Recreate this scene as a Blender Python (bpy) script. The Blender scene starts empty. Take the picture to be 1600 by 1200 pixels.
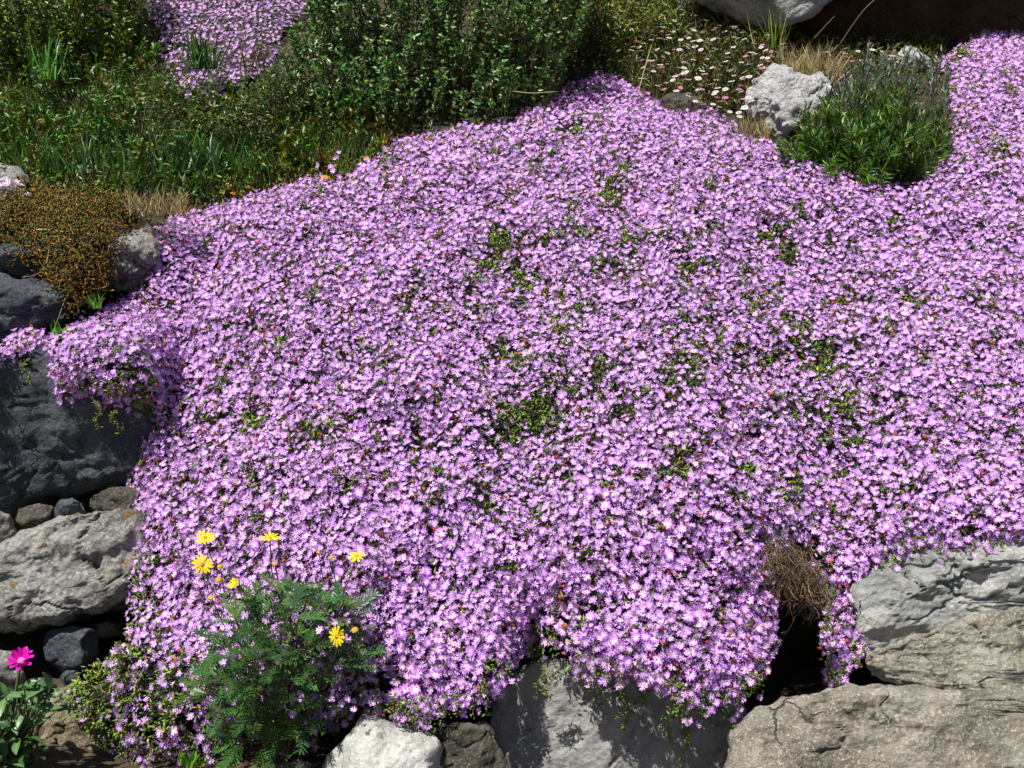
import bpy, math, random
import numpy as np
from mathutils import Vector, Matrix, noise

random.seed(7)
rng = np.random.default_rng(7)
SC = bpy.context.scene
COL = SC.collection

# ------------------------------------------------------------------ camera
FPX, PITCH, CAMZ = 1600.0, math.radians(-12.0), 1.30
cam_d = bpy.data.cameras.new('camera')
cam_d.sensor_width = 36.0
cam_d.lens = 36.0 * FPX / 1600.0
cam_d.clip_start, cam_d.clip_end = 0.05, 500.0
cam = bpy.data.objects.new('camera', cam_d)
cam.location = (0, 0, CAMZ)
cam.rotation_euler = (math.pi / 2 + PITCH, 0, 0)
COL.objects.link(cam)
SC.camera = cam

# ------------------------------------------------------------------ light
LDIR = Vector((-0.30, -0.36, 0.885)).normalized()          # towards the sun
W = bpy.data.worlds.new('World')
SC.world = W
W.use_nodes = True
wn = W.node_tree
sky = wn.nodes.new('ShaderNodeTexSky')
sky.sky_type = 'NISHITA'
sky.sun_disc = False
sky.sun_elevation = math.asin(LDIR.z)
sky.sun_rotation = math.atan2(LDIR.x, LDIR.y)
bg = wn.nodes['Background']
bg.inputs['Strength'].default_value = 0.05
wn.links.new(sky.outputs[0], bg.inputs['Color'])
sun_d = bpy.data.lights.new('sun', 'SUN')
sun_d.energy = 5.0
sun_d.angle = math.radians(0.5)
sun_d.color = (1.0, 0.955, 0.89)
sun = bpy.data.objects.new('sun', sun_d)
sun.rotation_euler = LDIR.to_track_quat('Z', 'Y').to_euler()
sun.location = (-3, -3, 8)
COL.objects.link(sun)
SC.view_settings.view_transform = 'Standard'
SC.view_settings.look = 'None'
SC.view_settings.exposure = 0.55
SC.view_settings.gamma = 1.0
SC.view_settings.use_curve_mapping = False
SC.cycles.max_bounces = 5
SC.cycles.diffuse_bounces = 3
SC.cycles.transmission_bounces = 3

# ------------------------------------------------------------------ helpers
LS = np.array(LDIR)
CP, SP = math.cos(PITCH), math.sin(PITCH)


def unproj(px, py, Y):
    """point of the plane y = Y seen at photo pixel (px, py)"""
    px = np.asarray(px, float); py = np.asarray(py, float); Y = np.asarray(Y, float)
    a = (px - 800.0) / FPX
    b = (600.0 - py) / FPX
    dy = CP - SP * b
    dz = SP + CP * b
    t = Y / dy
    return np.stack(np.broadcast_arrays(a * t, Y, CAMZ + dz * t), -1)


def pixel(P):
    """photo pixel and depth of world points"""
    P = np.asarray(P, float)
    y, z = P[..., 1], P[..., 2] - CAMZ
    d = y * CP + z * SP
    u = -y * SP + z * CP
    return 800 + FPX * P[..., 0] / d, 600 - FPX * u / d, d


def nrm(v):
    return v / np.maximum(np.linalg.norm(v, axis=-1, keepdims=True), 1e-9)


def fbm(P, scale, octaves=4, seed=0.0):
    P = np.asarray(P, float)
    sh = P.shape[:-1]
    Q = P.reshape(-1, 3) * scale + seed
    out = np.array([noise.fractal(Vector(q), 1.0, 2.0, octaves) for q in Q])
    return out.reshape(sh)


def sstep(x, a, b):
    t = np.clip((np.asarray(x, float) - a) / (b - a), 0, 1)
    return t * t * (3 - 2 * t)


class Geo:
    """collects triangles with vertex colours"""

    def __init__(s):
        s.v, s.f, s.c, s.n = [], [], [], 0

    def add(s, V, F, C):
        V = np.asarray(V, float).reshape(-1, 3)
        F = np.asarray(F, np.int64).reshape(-1, 3)
        C = np.broadcast_to(np.asarray(C, float), (len(V), 3))
        s.v.append(V); s.f.append(F + s.n); s.c.append(C); s.n += len(V)

    def inst(s, T, F, O, R, S, C):
        """template T (k,3), tris F, N origins O, frames R (N,3,3; columns x y z), scale S (N,) or (N,3), colours (N,3) or (N,k,3)"""
        O = np.asarray(O, float)
        N, k = len(O), len(T)
        if N == 0:
            return
        S = np.asarray(S, float)
        if S.ndim == 1:
            S = S[:, None]
        L = T[None] * S[:, None, :]
        V = np.einsum('nij,nkj->nki', R, L) + O[:, None, :]
        FF = np.asarray(F)[None] + (np.arange(N) * k)[:, None, None]
        C = np.asarray(C, float)
        if C.ndim == 2:
            C = np.repeat(C[:, None, :], k, 1)
        s.add(V.reshape(-1, 3), FF.reshape(-1, 3), C.reshape(-1, 3))

    def mesh(s, name, origin=(0, 0, 0), smooth=False):
        V = np.concatenate(s.v) - np.asarray(origin, float)
        F = np.concatenate(s.f)
        C = np.concatenate(s.c)
        me = bpy.data.meshes.new(name)
        me.vertices.add(len(V))
        me.vertices.foreach_set('co', V.astype(np.float32).ravel())
        me.loops.add(len(F) * 3)
        me.loops.foreach_set('vertex_index', F.astype(np.int32).ravel())
        me.polygons.add(len(F))
        me.polygons.foreach_set('loop_start', np.arange(0, len(F) * 3, 3, dtype=np.int32))
        me.polygons.foreach_set('loop_total', np.full(len(F), 3, np.int32))
        if smooth:
            me.polygons.foreach_set('use_smooth', np.ones(len(F), bool))
        at = me.attributes.new('Col', 'FLOAT_COLOR', 'POINT')
        at.data.foreach_set('color', np.concatenate([C, np.ones((len(C), 1))], 1).astype(np.float32).ravel())
        me.update(calc_edges=True)
        return me


def link(name, me, mat=None, parent=None, loc=(0, 0, 0), rot=None, kind=None):
    o = bpy.data.objects.new(name, me)
    COL.objects.link(o)
    o.location = loc
    if rot is not None:
        o.rotation_euler = rot
    if parent is not None:
        o.parent = parent
    if mat is not None and me is not None and not me.materials:
        me.materials.append(mat)
    if kind:
        o['kind'] = kind
    return o


def thing(name, label, cat, loc, group=None):
    o = link(name, None, loc=tuple(loc))
    o.empty_display_size = 0.05
    return tag(o, label, cat, group)


def tag(o, label, cat, group=None):
    o['label'] = label
    o['category'] = cat
    if group:
        o['group'] = group
    return o


def part(name, geo, mat, parent, kind=None, smooth=False):
    """a part whose mesh shares the origin of its thing"""
    org = parent.matrix_basis.translation if parent.parent is None else parent.parent.matrix_basis.translation + parent.matrix_basis.translation
    return link(name, geo.mesh(name, org, smooth), mat, parent, kind=kind)


def frames(z, twist=None):
    """frames whose z column is z; random twist round it"""
    z = nrm(np.asarray(z, float))
    N = len(z)
    if twist is None:
        twist = rng.uniform(0, 2 * math.pi, N)
    ref = np.where(np.abs(z[:, 2:3]) > 0.9, np.array([[1.0, 0, 0]]), np.array([[0, 0, 1.0]]))
    x = nrm(np.cross(ref, z))
    y = np.cross(z, x)
    c, s_ = np.cos(twist)[:, None], np.sin(twist)[:, None]
    X = x * c + y * s_
    Y = np.cross(z, X)
    return np.stack([X, Y, z], -1)


def leaf_frames(d, up):
    """frames for leaves: y column along d, z column near up"""
    d = nrm(np.asarray(d, float))
    x = nrm(np.cross(d, up))
    z = np.cross(x, d)
    return np.stack([x, d, z], -1)


# leaf templates: y is the length (0..1), x the width (-.5..+.5 of width), z up
LEAF_V = np.array([[0, 0, 0], [-.5, .42, .03], [0, .45, -.06], [.5, .42, .03], [0, 1, -.10]])
LEAF_F = np.array([[0, 2, 1], [0, 3, 2], [1, 2, 4], [2, 3, 4]])
BLADE_V = np.array([[-.5, 0, 0], [.5, 0, 0], [-.45, .4, .02], [.45, .4, .02], [-.33, .75, -.06], [.33, .75, -.06], [0, 1, -.2]])
BLADE_F = np.array([[0, 1, 3], [0, 3, 2], [2, 3, 5], [2, 5, 4], [4, 5, 6]])
# plump little succulent leaf, three sided
PLUMP_V = np.array([[0, 0, 0], [-.5, .5, .2], [.5, .5, .2], [0, .5, -.5], [0, 1, .15]])
PLUMP_F = np.array([[0, 2, 1], [0, 3, 2], [0, 1, 3], [1, 2, 4], [2, 3, 4], [3, 1, 4]])


def tubes(geo, P0, P1, r0, r1, C, sides=4):
    P0 = np.asarray(P0, float); P1 = np.asarray(P1, float)
    N = len(P0)
    R = frames(P1 - P0)
    a = np.arange(sides) * 2 * math.pi / sides
    ring = np.stack([np.cos(a), np.sin(a), 0 * a], -1)
    w = np.einsum('nij,kj->nki', R, ring)
    r0 = np.broadcast_to(np.asarray(r0, float), (N,)); r1 = np.broadcast_to(np.asarray(r1, float), (N,))
    V = np.concatenate([P0[:, None] + w * r0[:, None, None], P1[:, None] + w * r1[:, None, None]], 1)
    F = []
    for i in range(sides):
        j = (i + 1) % sides
        F += [[i, j, sides + j], [i, sides + j, sides + i]]
    F = np.array(F)[None] + (np.arange(N) * 2 * sides)[:, None, None]
    C = np.asarray(C, float)
    if C.ndim == 1:
        C = np.broadcast_to(C, (N, 3))
    geo.add(V.reshape(-1, 3), F.reshape(-1, 3), np.repeat(C[:, None], 2 * sides, 1).reshape(-1, 3))


def polytube(geo, pts, r0, r1, C, sides=5):
    pts = np.asarray(pts, float)
    n = len(pts)
    t = nrm(np.gradient(pts, axis=0))
    ref = np.array([0.3, 0.9, 0.1])
    x = nrm(np.cross(t, ref)); y = np.cross(t, x)
    a = np.arange(sides) * 2 * math.pi / sides
    r = np.linspace(r0, r1, n)
    V = pts[:, None] + r[:, None, None] * (x[:, None] * np.cos(a)[None, :, None] + y[:, None] * np.sin(a)[None, :, None])
    F = []
    for k in range(n - 1):
        for i in range(sides):
            j = (i + 1) % sides
            F += [[k * sides + i, k * sides + j, (k + 1) * sides + j], [k * sides + i, (k + 1) * sides + j, (k + 1) * sides + i]]
    geo.add(V.reshape(-1, 3), F, C)


def vary(base, n, amt=0.25, hue=0.08):
    base = np.asarray(base, float)
    v = np.exp(rng.normal(0, amt, (n, 1)))
    h = np.exp(rng.normal(0, hue, (n, 3)))
    return np.clip(base * v * h, 0, 0.95)


def pick(cols, w, n, amt=0.25):
    cols = np.asarray(cols, float)
    w = np.asarray(w, float)
    i = rng.choice(len(cols), n, p=w / w.sum())
    c = vary(cols[i], n, amt)
    l = c.mean(1, keepdims=True)
    return np.clip(l + (c - l) * 1.35, 0.004, 0.95)


# ------------------------------------------------------------------ materials
def new_mat(name):
    m = bpy.data.materials.new(name)
    m.use_nodes = True
    nt = m.node_tree
    b = nt.nodes['Principled BSDF']
    return m, nt, b


def plant_mat(name, rough=0.5, translucent=0.25, spec=0.4, grain=0.25):
    m, nt, b = new_mat(name)
    at = nt.nodes.new('ShaderNodeAttribute'); at.attribute_name = 'Col'
    tc = nt.nodes.new('ShaderNodeTexCoord')
    nz = nt.nodes.new('ShaderNodeTexNoise'); nz.inputs['Scale'].default_value = 160
    nt.links.new(tc.outputs['Object'], nz.inputs['Vector'])
    mr = nt.nodes.new('ShaderNodeMapRange')
    mr.inputs['To Min'].default_value = 1 - grain; mr.inputs['To Max'].default_value = 1 + grain
    nt.links.new(nz.outputs['Fac'], mr.inputs['Value'])
    mx = nt.nodes.new('ShaderNodeVectorMath'); mx.operation = 'SCALE'
    nt.links.new(at.outputs['Color'], mx.inputs[0]); nt.links.new(mr.outputs[0], mx.inputs['Scale'])
    nt.links.new(mx.outputs[0], b.inputs['Base Color'])
    b.inputs['Roughness'].default_value = rough
    b.inputs['Specular IOR Level'].default_value = spec
    if translucent > 0:
        tr = nt.nodes.new('ShaderNodeBsdfTranslucent')
        nt.links.new(mx.outputs[0], tr.inputs['Color'])
        ms = nt.nodes.new('ShaderNodeMixShader'); ms.inputs[0].default_value = translucent
        nt.links.new(b.outputs[0], ms.inputs[1]); nt.links.new(tr.outputs[0], ms.inputs[2])
        nt.links.new(ms.outputs[0], nt.nodes['Material Output'].inputs['Surface'])
    return m


M_PETAL = plant_mat('petal', 0.55, 0.28, 0.25, 0.10)
M_LEAF = plant_mat('leaf', 0.42, 0.18, 0.45)
M_GLOSSY = plant_mat('glossy_leaf', 0.36, 0.15, 0.38)
M_STEM = plant_mat('stem', 0.7, 0.0, 0.2)
M_SUCC = plant_mat('succulent_leaf', 0.5, 0.08, 0.35)


def soil_mat(name, c1, c2):
    m, nt, b = new_mat(name)
    tc = nt.nodes.new('ShaderNodeTexCoord')
    nz = nt.nodes.new('ShaderNodeTexNoise'); nz.inputs['Scale'].default_value = 14; nz.inputs['Detail'].default_value = 10
    nz.inputs['Roughness'].default_value = 0.7
    nt.links.new(tc.outputs['Object'], nz.inputs['Vector'])
    cr = nt.nodes.new('ShaderNodeValToRGB')
    cr.color_ramp.elements[0].position = 0.35; cr.color_ramp.elements[0].color = (*c1, 1)
    cr.color_ramp.elements[1].position = 0.7; cr.color_ramp.elements[1].color = (*c2, 1)
    nt.links.new(nz.outputs['Fac'], cr.inputs[0]); nt.links.new(cr.outputs[0], b.inputs['Base Color'])
    n2 = nt.nodes.new('ShaderNodeTexNoise'); n2.inputs['Scale'].default_value = 60; n2.inputs['Detail'].default_value = 8
    nt.links.new(tc.outputs['Object'], n2.inputs['Vector'])
    bp = nt.nodes.new('ShaderNodeBump'); bp.inputs['Strength'].default_value = 0.9; bp.inputs['Distance'].default_value = 0.02
    nt.links.new(n2.outputs['Fac'], bp.inputs['Height']); nt.links.new(bp.outputs[0], b.inputs['Normal'])
    b.inputs['Roughness'].default_value = 0.95
    return m


M_SOIL = soil_mat('soil', (0.035, 0.024, 0.015), (0.11, 0.08, 0.05))
M_BANK = soil_mat('bank_soil', (0.02, 0.017, 0.010), (0.07, 0.055, 0.03))
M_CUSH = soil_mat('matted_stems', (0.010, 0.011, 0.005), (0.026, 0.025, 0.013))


def rock_mat(name, dark, mid, light, speck=0.5, speck_scale=110, lichen=None, lichen_amt=0.0, second=None, second_amt=0.0,
             bump=0.6, seed=0.0, big=5.0, contrast=0.22):
    m, nt, b = new_mat(name)
    L = nt.links.new
    tc = nt.nodes.new('ShaderNodeTexCoord')
    mp = nt.nodes.new('ShaderNodeMapping'); mp.inputs['Location'].default_value = (seed, seed * 1.7, seed * 0.6)
    L(tc.outputs['Object'], mp.inputs['Vector'])
    V = mp.outputs[0]

    def nz(scale, detail=6, rough=0.6, dist=0.0):
        n = nt.nodes.new('ShaderNodeTexNoise')
        n.inputs['Scale'].default_value = scale; n.inputs['Detail'].default_value = detail
        n.inputs['Roughness'].default_value = rough; n.inputs['Distortion'].default_value = dist
        L(V, n.inputs['Vector'])
        return n.outputs['Fac']

    def mix(f, a, c, blend='MIX'):
        n = nt.nodes.new('ShaderNodeMix'); n.data_type = 'RGBA'; n.blend_type = blend
        if isinstance(f, float): n.inputs[0].default_value = f
        else: L(f, n.inputs[0])
        for s_, x in ((6, a), (7, c)):
            if isinstance(x, tuple): n.inputs[s_].default_value = (*x, 1)
            else: L(x, n.inputs[s_])
        return n.outputs[2]

    def rng_(v, a, c, lo=0.0, hi=1.0):
        n = nt.nodes.new('ShaderNodeMapRange'); n.interpolation_type = 'SMOOTHSTEP'
        n.inputs['From Min'].default_value = a; n.inputs['From Max'].default_value = c
        n.inputs['To Min'].default_value = lo; n.inputs['To Max'].default_value = hi
        L(v, n.inputs['Value'])
        return n.outputs[0]

    cr = nt.nodes.new('ShaderNodeValToRGB')
    e = cr.color_ramp.elements
    e[0].position = 0.5 - contrast; e[0].color = (*dark, 1)
    e[1].position = 0.5 + contrast; e[1].color = (*light, 1)
    k = e.new(0.5); k.color = (*mid, 1)
    L(nz(big, 10, 0.72, 0.15), cr.inputs[0])
    c = cr.outputs[0]
    # mineral specks
    sp = rng_(nz(speck_scale * 2.0, 4, 0.8), 0.54, 0.62)
    c = mix(rng_(sp, 0, 1, 0, speck), c, tuple(min(1, x * 1.5 + 0.06) for x in light))
    sd = rng_(nz(speck_scale * 1.3, 5, 0.85, 0.0), 0.55, 0.63)
    c = mix(rng_(sd, 0, 1, 0, speck), c, tuple(x * 0.35 for x in dark))
    if second:
        c = mix(rng_(nz(big * 1.3 + 3, 9, 0.75, 0.2), 0.62 - second_amt * 0.25, 0.72 - second_amt * 0.2), c, second)
    if lichen:
        lf = rng_(nz(big * 2.3, 9, 0.75, 0.4), 0.66 - lichen_amt * 0.2, 0.70 - lichen_amt * 0.2)
        c = mix(lf, c, lichen)
    wv = nt.nodes.new('ShaderNodeTexNoise'); wv.inputs['Scale'].default_value = 6.0; wv.inputs['Detail'].default_value = 6
    L(V, wv.inputs['Vector'])
    va = nt.nodes.new('ShaderNodeVectorMath'); va.operation = 'MULTIPLY_ADD'
    va.inputs[1].default_value = (0.22, 0.22, 0.22)
    L(wv.outputs['Color'], va.inputs[0]); L(V, va.inputs[2])
    ve = nt.nodes.new('ShaderNodeTexVoronoi'); ve.feature = 'DISTANCE_TO_EDGE'; ve.inputs['Scale'].default_value = 5.5
    L(va.outputs[0], ve.inputs['Vector'])
    thin = nt.nodes.new('ShaderNodeMath'); thin.operation = 'MULTIPLY'
    L(rng_(ve.outputs['Distance'], 0.002, 0.016, 0.8, 0.0), thin.inputs[0]); L(rng_(nz(4.0, 5), 0.54, 0.64), thin.inputs[1])
    c = mix(thin.outputs[0], c, tuple(x * 0.45 for x in dark))
    L(c, b.inputs['Base Color'])
    b.inputs['Roughness'].default_value = 0.85
    b.inputs['Specular IOR Level'].default_value = 0.3
    # relief
    ad = nt.nodes.new('ShaderNodeMath'); ad.operation = 'ADD'
    L(nz(34, 12, 0.78, 0.0), ad.inputs[0])
    vo = nt.nodes.new('ShaderNodeTexVoronoi'); vo.inputs['Scale'].default_value = 75
    L(V, vo.inputs['Vector'])
    mu = nt.nodes.new('ShaderNodeMath'); mu.operation = 'MULTIPLY'; mu.inputs[1].default_value = 0.35
    L(vo.outputs['Distance'], mu.inputs[0]); L(mu.outputs[0], ad.inputs[1])
    sb = nt.nodes.new('ShaderNodeMath'); sb.operation = 'MULTIPLY_ADD'; sb.inputs[1].default_value = -0.9
    L(thin.outputs[0], sb.inputs[0]); L(ad.outputs[0], sb.inputs[2])
    bp = nt.nodes.new('ShaderNodeBump'); bp.inputs['Strength'].default_value = bump; bp.inputs['Distance'].default_value = 0.03
    L(sb.outputs[0], bp.inputs['Height']); L(bp.outputs[0], b.inputs['Normal'])
    return m


# ------------------------------------------------------------------ the lie of the land
_py = np.array([1700, 1400, 1200, 1100, 1000, 900, 800, 700, 600, 500, 400, 300, 250, 150, 0, -100, -200, -300], float)
_Y = np.array([1.95, 1.96, 1.98, 2.00, 2.02, 2.07, 2.15, 2.28, 2.46, 2.66, 2.92, 3.24, 3.42, 3.84, 4.71, 5.6, 7.0, 9.6])
_fy = np.arange(-300, 1701, 5.0)
_fY = np.interp(_fy, _py[::-1], _Y[::-1])
_k = np.exp(-0.5 * (np.arange(-16, 17) / 7.0) ** 2); _k /= _k.sum()
_fY = np.convolve(np.pad(_fY, 16, 'edge'), _k, 'valid')


def prof(py):
    return np.interp(py, _fy, _fY)


def bankY(px, py):
    px = np.asarray(px, float); py = np.asarray(py, float)
    Y = prof(py) + np.interp(py, [-300, 0, 600, 850, 1000, 1200], [0.08, 0.10, 0.12, 0.2, 0.32, 0.42])
    Y = Y + 0.20 * sstep(px, 1060, 1290) * sstep(py, 230, 420) + 0.09 * sstep(px, 600, 760) * sstep(py, 300, 420)
    Y = Y + 0.33 * np.clip((580 - px) / 350, 0, 1.1) ** 2 * sstep(py, 240, 480) * sstep(px, 180, 260)
    left = 1 - sstep(px, 215, 300)
    Y = Y + left * np.interp(py, [300, 400, 480, 540, 700, 1000, 1200], [0.0, 0.08, 0.28, 0.42, 0.42, 0.40, 0.2])
    Y = Y + sstep(px, 1180, 1290) * np.interp(py, [-300, 0, 45, 110], [1.2, 0.9, 0.5, 0.0])
    right = sstep(px, 1330, 1420)
    Y = Y + right * np.interp(py, [700, 850, 1000, 1200], [0.0, 0.12, 0.2, 0.25])
    return Y


def bankP(px, py, off=0.0):
    return unproj(px, py, bankY(px, py) + off)


# ground in front of the wall
g = Geo()
xs = np.concatenate([np.linspace(-60, -3, 8), np.linspace(-2.4, 2.4, 60), np.linspace(3, 60, 8)])
ys = np.concatenate([np.linspace(-60, 0, 8), np.linspace(0.4, 2.9, 50)])
GX, GY = np.meshgrid(xs, ys)
GZ = 0.035 - 0.10 * sstep(GX, -0.40, -0.22) + 0.02 * fbm(np.stack([GX, GY, 0 * GX], -1), 5.0, 4, 3.3) * (np.abs(GX) < 3)


def grid_faces(ny, nx):
    i = np.arange(ny * nx).reshape(ny, nx)
    a, b, c, d = i[:-1, :-1].ravel(), i[:-1, 1:].ravel(), i[1:, 1:].ravel(), i[1:, :-1].ravel()
    return np.concatenate([np.stack([a, b, c], -1), np.stack([a, c, d], -1)])


g.add(np.stack([GX, GY, GZ], -1), grid_faces(len(ys), len(xs)), (0.06, 0.045, 0.03))
o = link('ground', g.mesh('ground', smooth=True), M_SOIL, kind='structure')
o['label'] = 'bare brown soil at the foot of the stone wall'

# planted bank behind the wall
g = Geo()
u = np.concatenate([np.linspace(-9000, -900, 8), np.linspace(-700, 2300, 111), np.linspace(2500, 10600, 8)])
v = np.concatenate([np.linspace(1500, -60, 90), np.linspace(-75, -290, 22)])
BU, BV = np.meshgrid(u, v)
BP = bankP(BU, BV)
BP[..., 1] += 0.03 * fbm(BP, 4.0, 4, 9.1)
last = BP[-1:].copy()
plateau = last + np.array([0, 60.0, 3.0])
BP = np.concatenate([BP, last + np.array([0, 6.0, 1.0]), plateau])
g.add(BP, grid_faces(BP.shape[0], BP.shape[1])[:, ::-1], (0.05, 0.04, 0.025))
o = link('bank', g.mesh('bank', smooth=True), M_BANK, kind='structure')
o['label'] = 'sloping dark earth bank behind and above the stones'


# ------------------------------------------------------------------ rocks
def poly_radius(poly, c, th):
    """radius of polygon (XZ) from c along angles th"""
    out = np.zeros(len(th))
    P = np.asarray(poly) - c
    Q = np.roll(P, -1, 0)
    for i, t in enumerate(th):
        d = np.array([math.cos(t), math.sin(t)])
        e = Q - P
        den = d[0] * e[:, 1] - d[1] * e[:, 0]
        den = np.where(np.abs(den) < 1e-9, 1e-9, den)
        tt = (P[:, 0] * e[:, 1] - P[:, 1] * e[:, 0]) / den
        ss = (P[:, 0] * d[1] - P[:, 1] * d[0]) / den
        ok = (tt > 0) & (ss >= -1e-6) & (ss <= 1 + 1e-6)
        out[i] = tt[ok].max() if ok.any() else 0.01
    return out


def cube_sphere(n):
    t = np.tan(np.linspace(-1, 1, n + 1) * math.pi / 4)
    A, B = np.meshgrid(t, t)
    one = np.ones_like(A)
    V, F = [], []
    for k, (x, y, z) in enumerate([(A, -one, B), (-A, one, B), (one, A, B), (-one, -A, B), (A, B, one), (A, -B, -one)]):
        V.append(np.stack([x, y, z], -1).reshape(-1, 3))
        F.append(grid_faces(n + 1, n + 1) + k * (n + 1) ** 2)
    V = nrm(np.concatenate(V)); F = np.concatenate(F)
    key = np.round(V, 5)
    _, first, inv = np.unique(key, axis=0, return_index=True, return_inverse=True)
    return V[first], inv.reshape(-1)[F]


def vert_normals(P, F):
    fn = np.cross(P[F[:, 1]] - P[F[:, 0]], P[F[:, 2]] - P[F[:, 0]])
    vn = np.zeros_like(P)
    for k in range(3):
        np.add.at(vn, F[:, k], fn)
    return nrm(vn)


def rock(name, label, poly, Y0, front, back, mat, lean=0.0, side=0.0, amp=0.02, freq=6.0, q=0.55, res=(120, 60), seed=0.0,
         strata=0.0, centre=None, group=None, crack=1.0, cuts=12):
    poly = np.array(poly, float)
    W3 = unproj(poly[:, 0], poly[:, 1], Y0)
    XZ = W3[:, [0, 2]]
    c = XZ.mean(0) if centre is None else unproj(*centre, Y0)[[0, 2]]
    n = max(10, int(res[1] * 0.60))
    D, F = cube_sphere(n)
    rr = np.hypot(D[:, 0], D[:, 2])
    p = 2.0 / q
    k = (rr ** p + np.abs(D[:, 1]) ** p) ** (-1.0 / p)
    th0 = np.arange(720) * 2 * math.pi / 720
    R0 = poly_radius(XZ, c, th0)
    R0 = (np.roll(R0, 2) + 2 * np.roll(R0, 1) + 3 * R0 + 2 * np.roll(R0, -1) + np.roll(R0, -2)) / 9
    th = np.arctan2(D[:, 2], D[:, 0]) % (2 * math.pi)
    R = np.interp(th, np.append(th0, 2 * math.pi), np.append(R0, R0[0]))
    uu, cc = k * rr, -k * D[:, 1]
    uu = uu * (1 - 0.22 * np.clip(-cc, 0, 1))
    X = c[0] + uu * R * np.cos(th)
    Z = c[1] + uu * R * np.sin(th)
    Yv = Y0 - cc * np.where(cc > 0, front, back) + (lean * (Z - c[1]) + side * (X - c[0])) * np.clip(1 + cc, 0, 1)
    sx_, sy_, _d = pixel(np.stack([X, np.full_like(X, Y0), Z], -1))
    P = unproj(sx_, sy_, Yv)
    # split faces: flat cuts across the bulging front
    fr = np.random.default_rng(int(seed * 10) + 5)
    c3 = np.array([c[0], Y0 + back * 0.3, c[1]])
    ext = np.ptp(P, axis=0) / 2
    for _ in range(cuts):
        nn = fr.normal(0, 1, 3) * np.array([1.0, 0.9, 1.0]); nn[1] = -abs(nn[1]) - 0.25
        nn /= ext; nn /= np.linalg.norm(nn)
        hgt = (P - c3) @ nn
        off = hgt.max() * fr.uniform(0.80, 0.95)
        P = P - nn * np.maximum(0, hgt - off)[:, None] * 0.92
    n_ = vert_normals(P, F)
    S = P * np.array([1, 1, 1 + strata])
    d = amp * 0.55 * fbm(S, freq, 3, seed + 11)
    # plane-cut facets from cells, stepped layers and sharp cracks
    cell = np.array([noise.voronoi(Vector(x_ * freq * 0.8 + seed))[0][:2] for x_ in S])
    gap = cell[:, 1] - cell[:, 0]
    wav = np.abs(fbm(S, freq * 0.7, 4, seed + 131))
    d += amp * 0.16 * np.minimum(gap, 0.5) / 0.5 - amp * 0.55 * crack * np.clip(1 - wav / 0.035, 0, 1)
    d += amp * 0.42 * fbm(S, freq * 3.0, 6, seed + 51)
    if strata:
        w_ = Z * 26 + 1.6 * fbm(P, 3.0, 3, seed + 71) + 2.0 * X * side
        sw = w_ - np.floor(w_)
        d += amp * 0.30 * (sw ** 3) * (0.4 + fbm(P, 5.0, 2, seed + 91))
    P = P + n_ * d[:, None]
    g = Geo()
    g.add(P, F, mat_col)
    org = np.array([c[0], Y0, XZ[:, 1].min()])
    me = g.mesh(name, org, smooth=True)
    me.validate()
    ob = link(name, me, mat, loc=tuple(org))
    return tag(ob, label, 'rock' if 'boulder' not in name else 'boulder', group)


mat_col = (0.3, 0.3, 0.3)
MR_BLUE = rock_mat('blue_grey_stone', (0.03, 0.036, 0.045), (0.075, 0.088, 0.105), (0.19, 0.21, 0.23), 0.45, 90, (0.22, 0.13, 0.03), 0.1, seed=1, bump=0.9)
MR_LICH = rock_mat('lichened_stone', (0.14, 0.135, 0.115), (0.37, 0.365, 0.33), (0.58, 0.58, 0.54), 0.6, 70, (0.30, 0.17, 0.03), 0.30, (0.10, 0.09, 0.07), 0.35, bump=1.0, seed=4.2)
MR_PALE = rock_mat('pale_granite', (0.24, 0.24, 0.24), (0.46, 0.46, 0.46), (0.66, 0.66, 0.66), 0.65, 120, None, 0, (0.22, 0.22, 0.22), 0.3, bump=0.9, seed=7.5)
MR_TAN = rock_mat('tan_flecked_stone', (0.14, 0.12, 0.085), (0.40, 0.37, 0.30), (0.66, 0.63, 0.55), 0.55, 95, (0.40, 0.35, 0.20), 0.1, (0.12, 0.10, 0.075), 0.3, bump=0.9, seed=2.9, big=3.0, contrast=0.16)
MR_GREY = rock_mat('layered_grey_stone', (0.18, 0.19, 0.185), (0.42, 0.43, 0.41), (0.62, 0.61, 0.57), 0.25, 60, (0.42, 0.34, 0.22), 0.25, (0.13, 0.13, 0.13), 0.2, bump=0.8, seed=5.7)
MR_SLAB = rock_mat('smooth_grey_slab', (0.17, 0.165, 0.16), (0.30, 0.295, 0.28), (0.42, 0.41, 0.39), 0.22, 140, (0.25, 0.19, 0.11), 0.15, bump=0.6, seed=9.1, contrast=0.2, big=7.0)
MR_WHITE = rock_mat('white_mossy_granite', (0.24, 0.24, 0.20), (0.50, 0.50, 0.46), (0.72, 0.72, 0.68), 0.5, 80, (0.30, 0.29, 0.12), 0.35, (0.2, 0.2, 0.18), 0.2, bump=0.7, seed=3.3)
MR_DARK = rock_mat('dark_brown_stone', (0.03, 0.026, 0.02), (0.09, 0.08, 0.06), (0.26, 0.24, 0.2), 0.5, 90, None, 0, None, 0, bump=0.9, seed=6.1)
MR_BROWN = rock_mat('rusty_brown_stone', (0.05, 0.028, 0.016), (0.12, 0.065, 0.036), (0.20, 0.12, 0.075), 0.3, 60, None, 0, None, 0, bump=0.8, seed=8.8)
MR_YEL = rock_mat('yellow_grey_stone', (0.14, 0.11, 0.06), (0.32, 0.28, 0.17), (0.46, 0.43, 0.34), 0.5, 80, (0.36, 0.28, 0.10), 0.35, None, 0, bump=0.9, seed=1.9)

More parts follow.
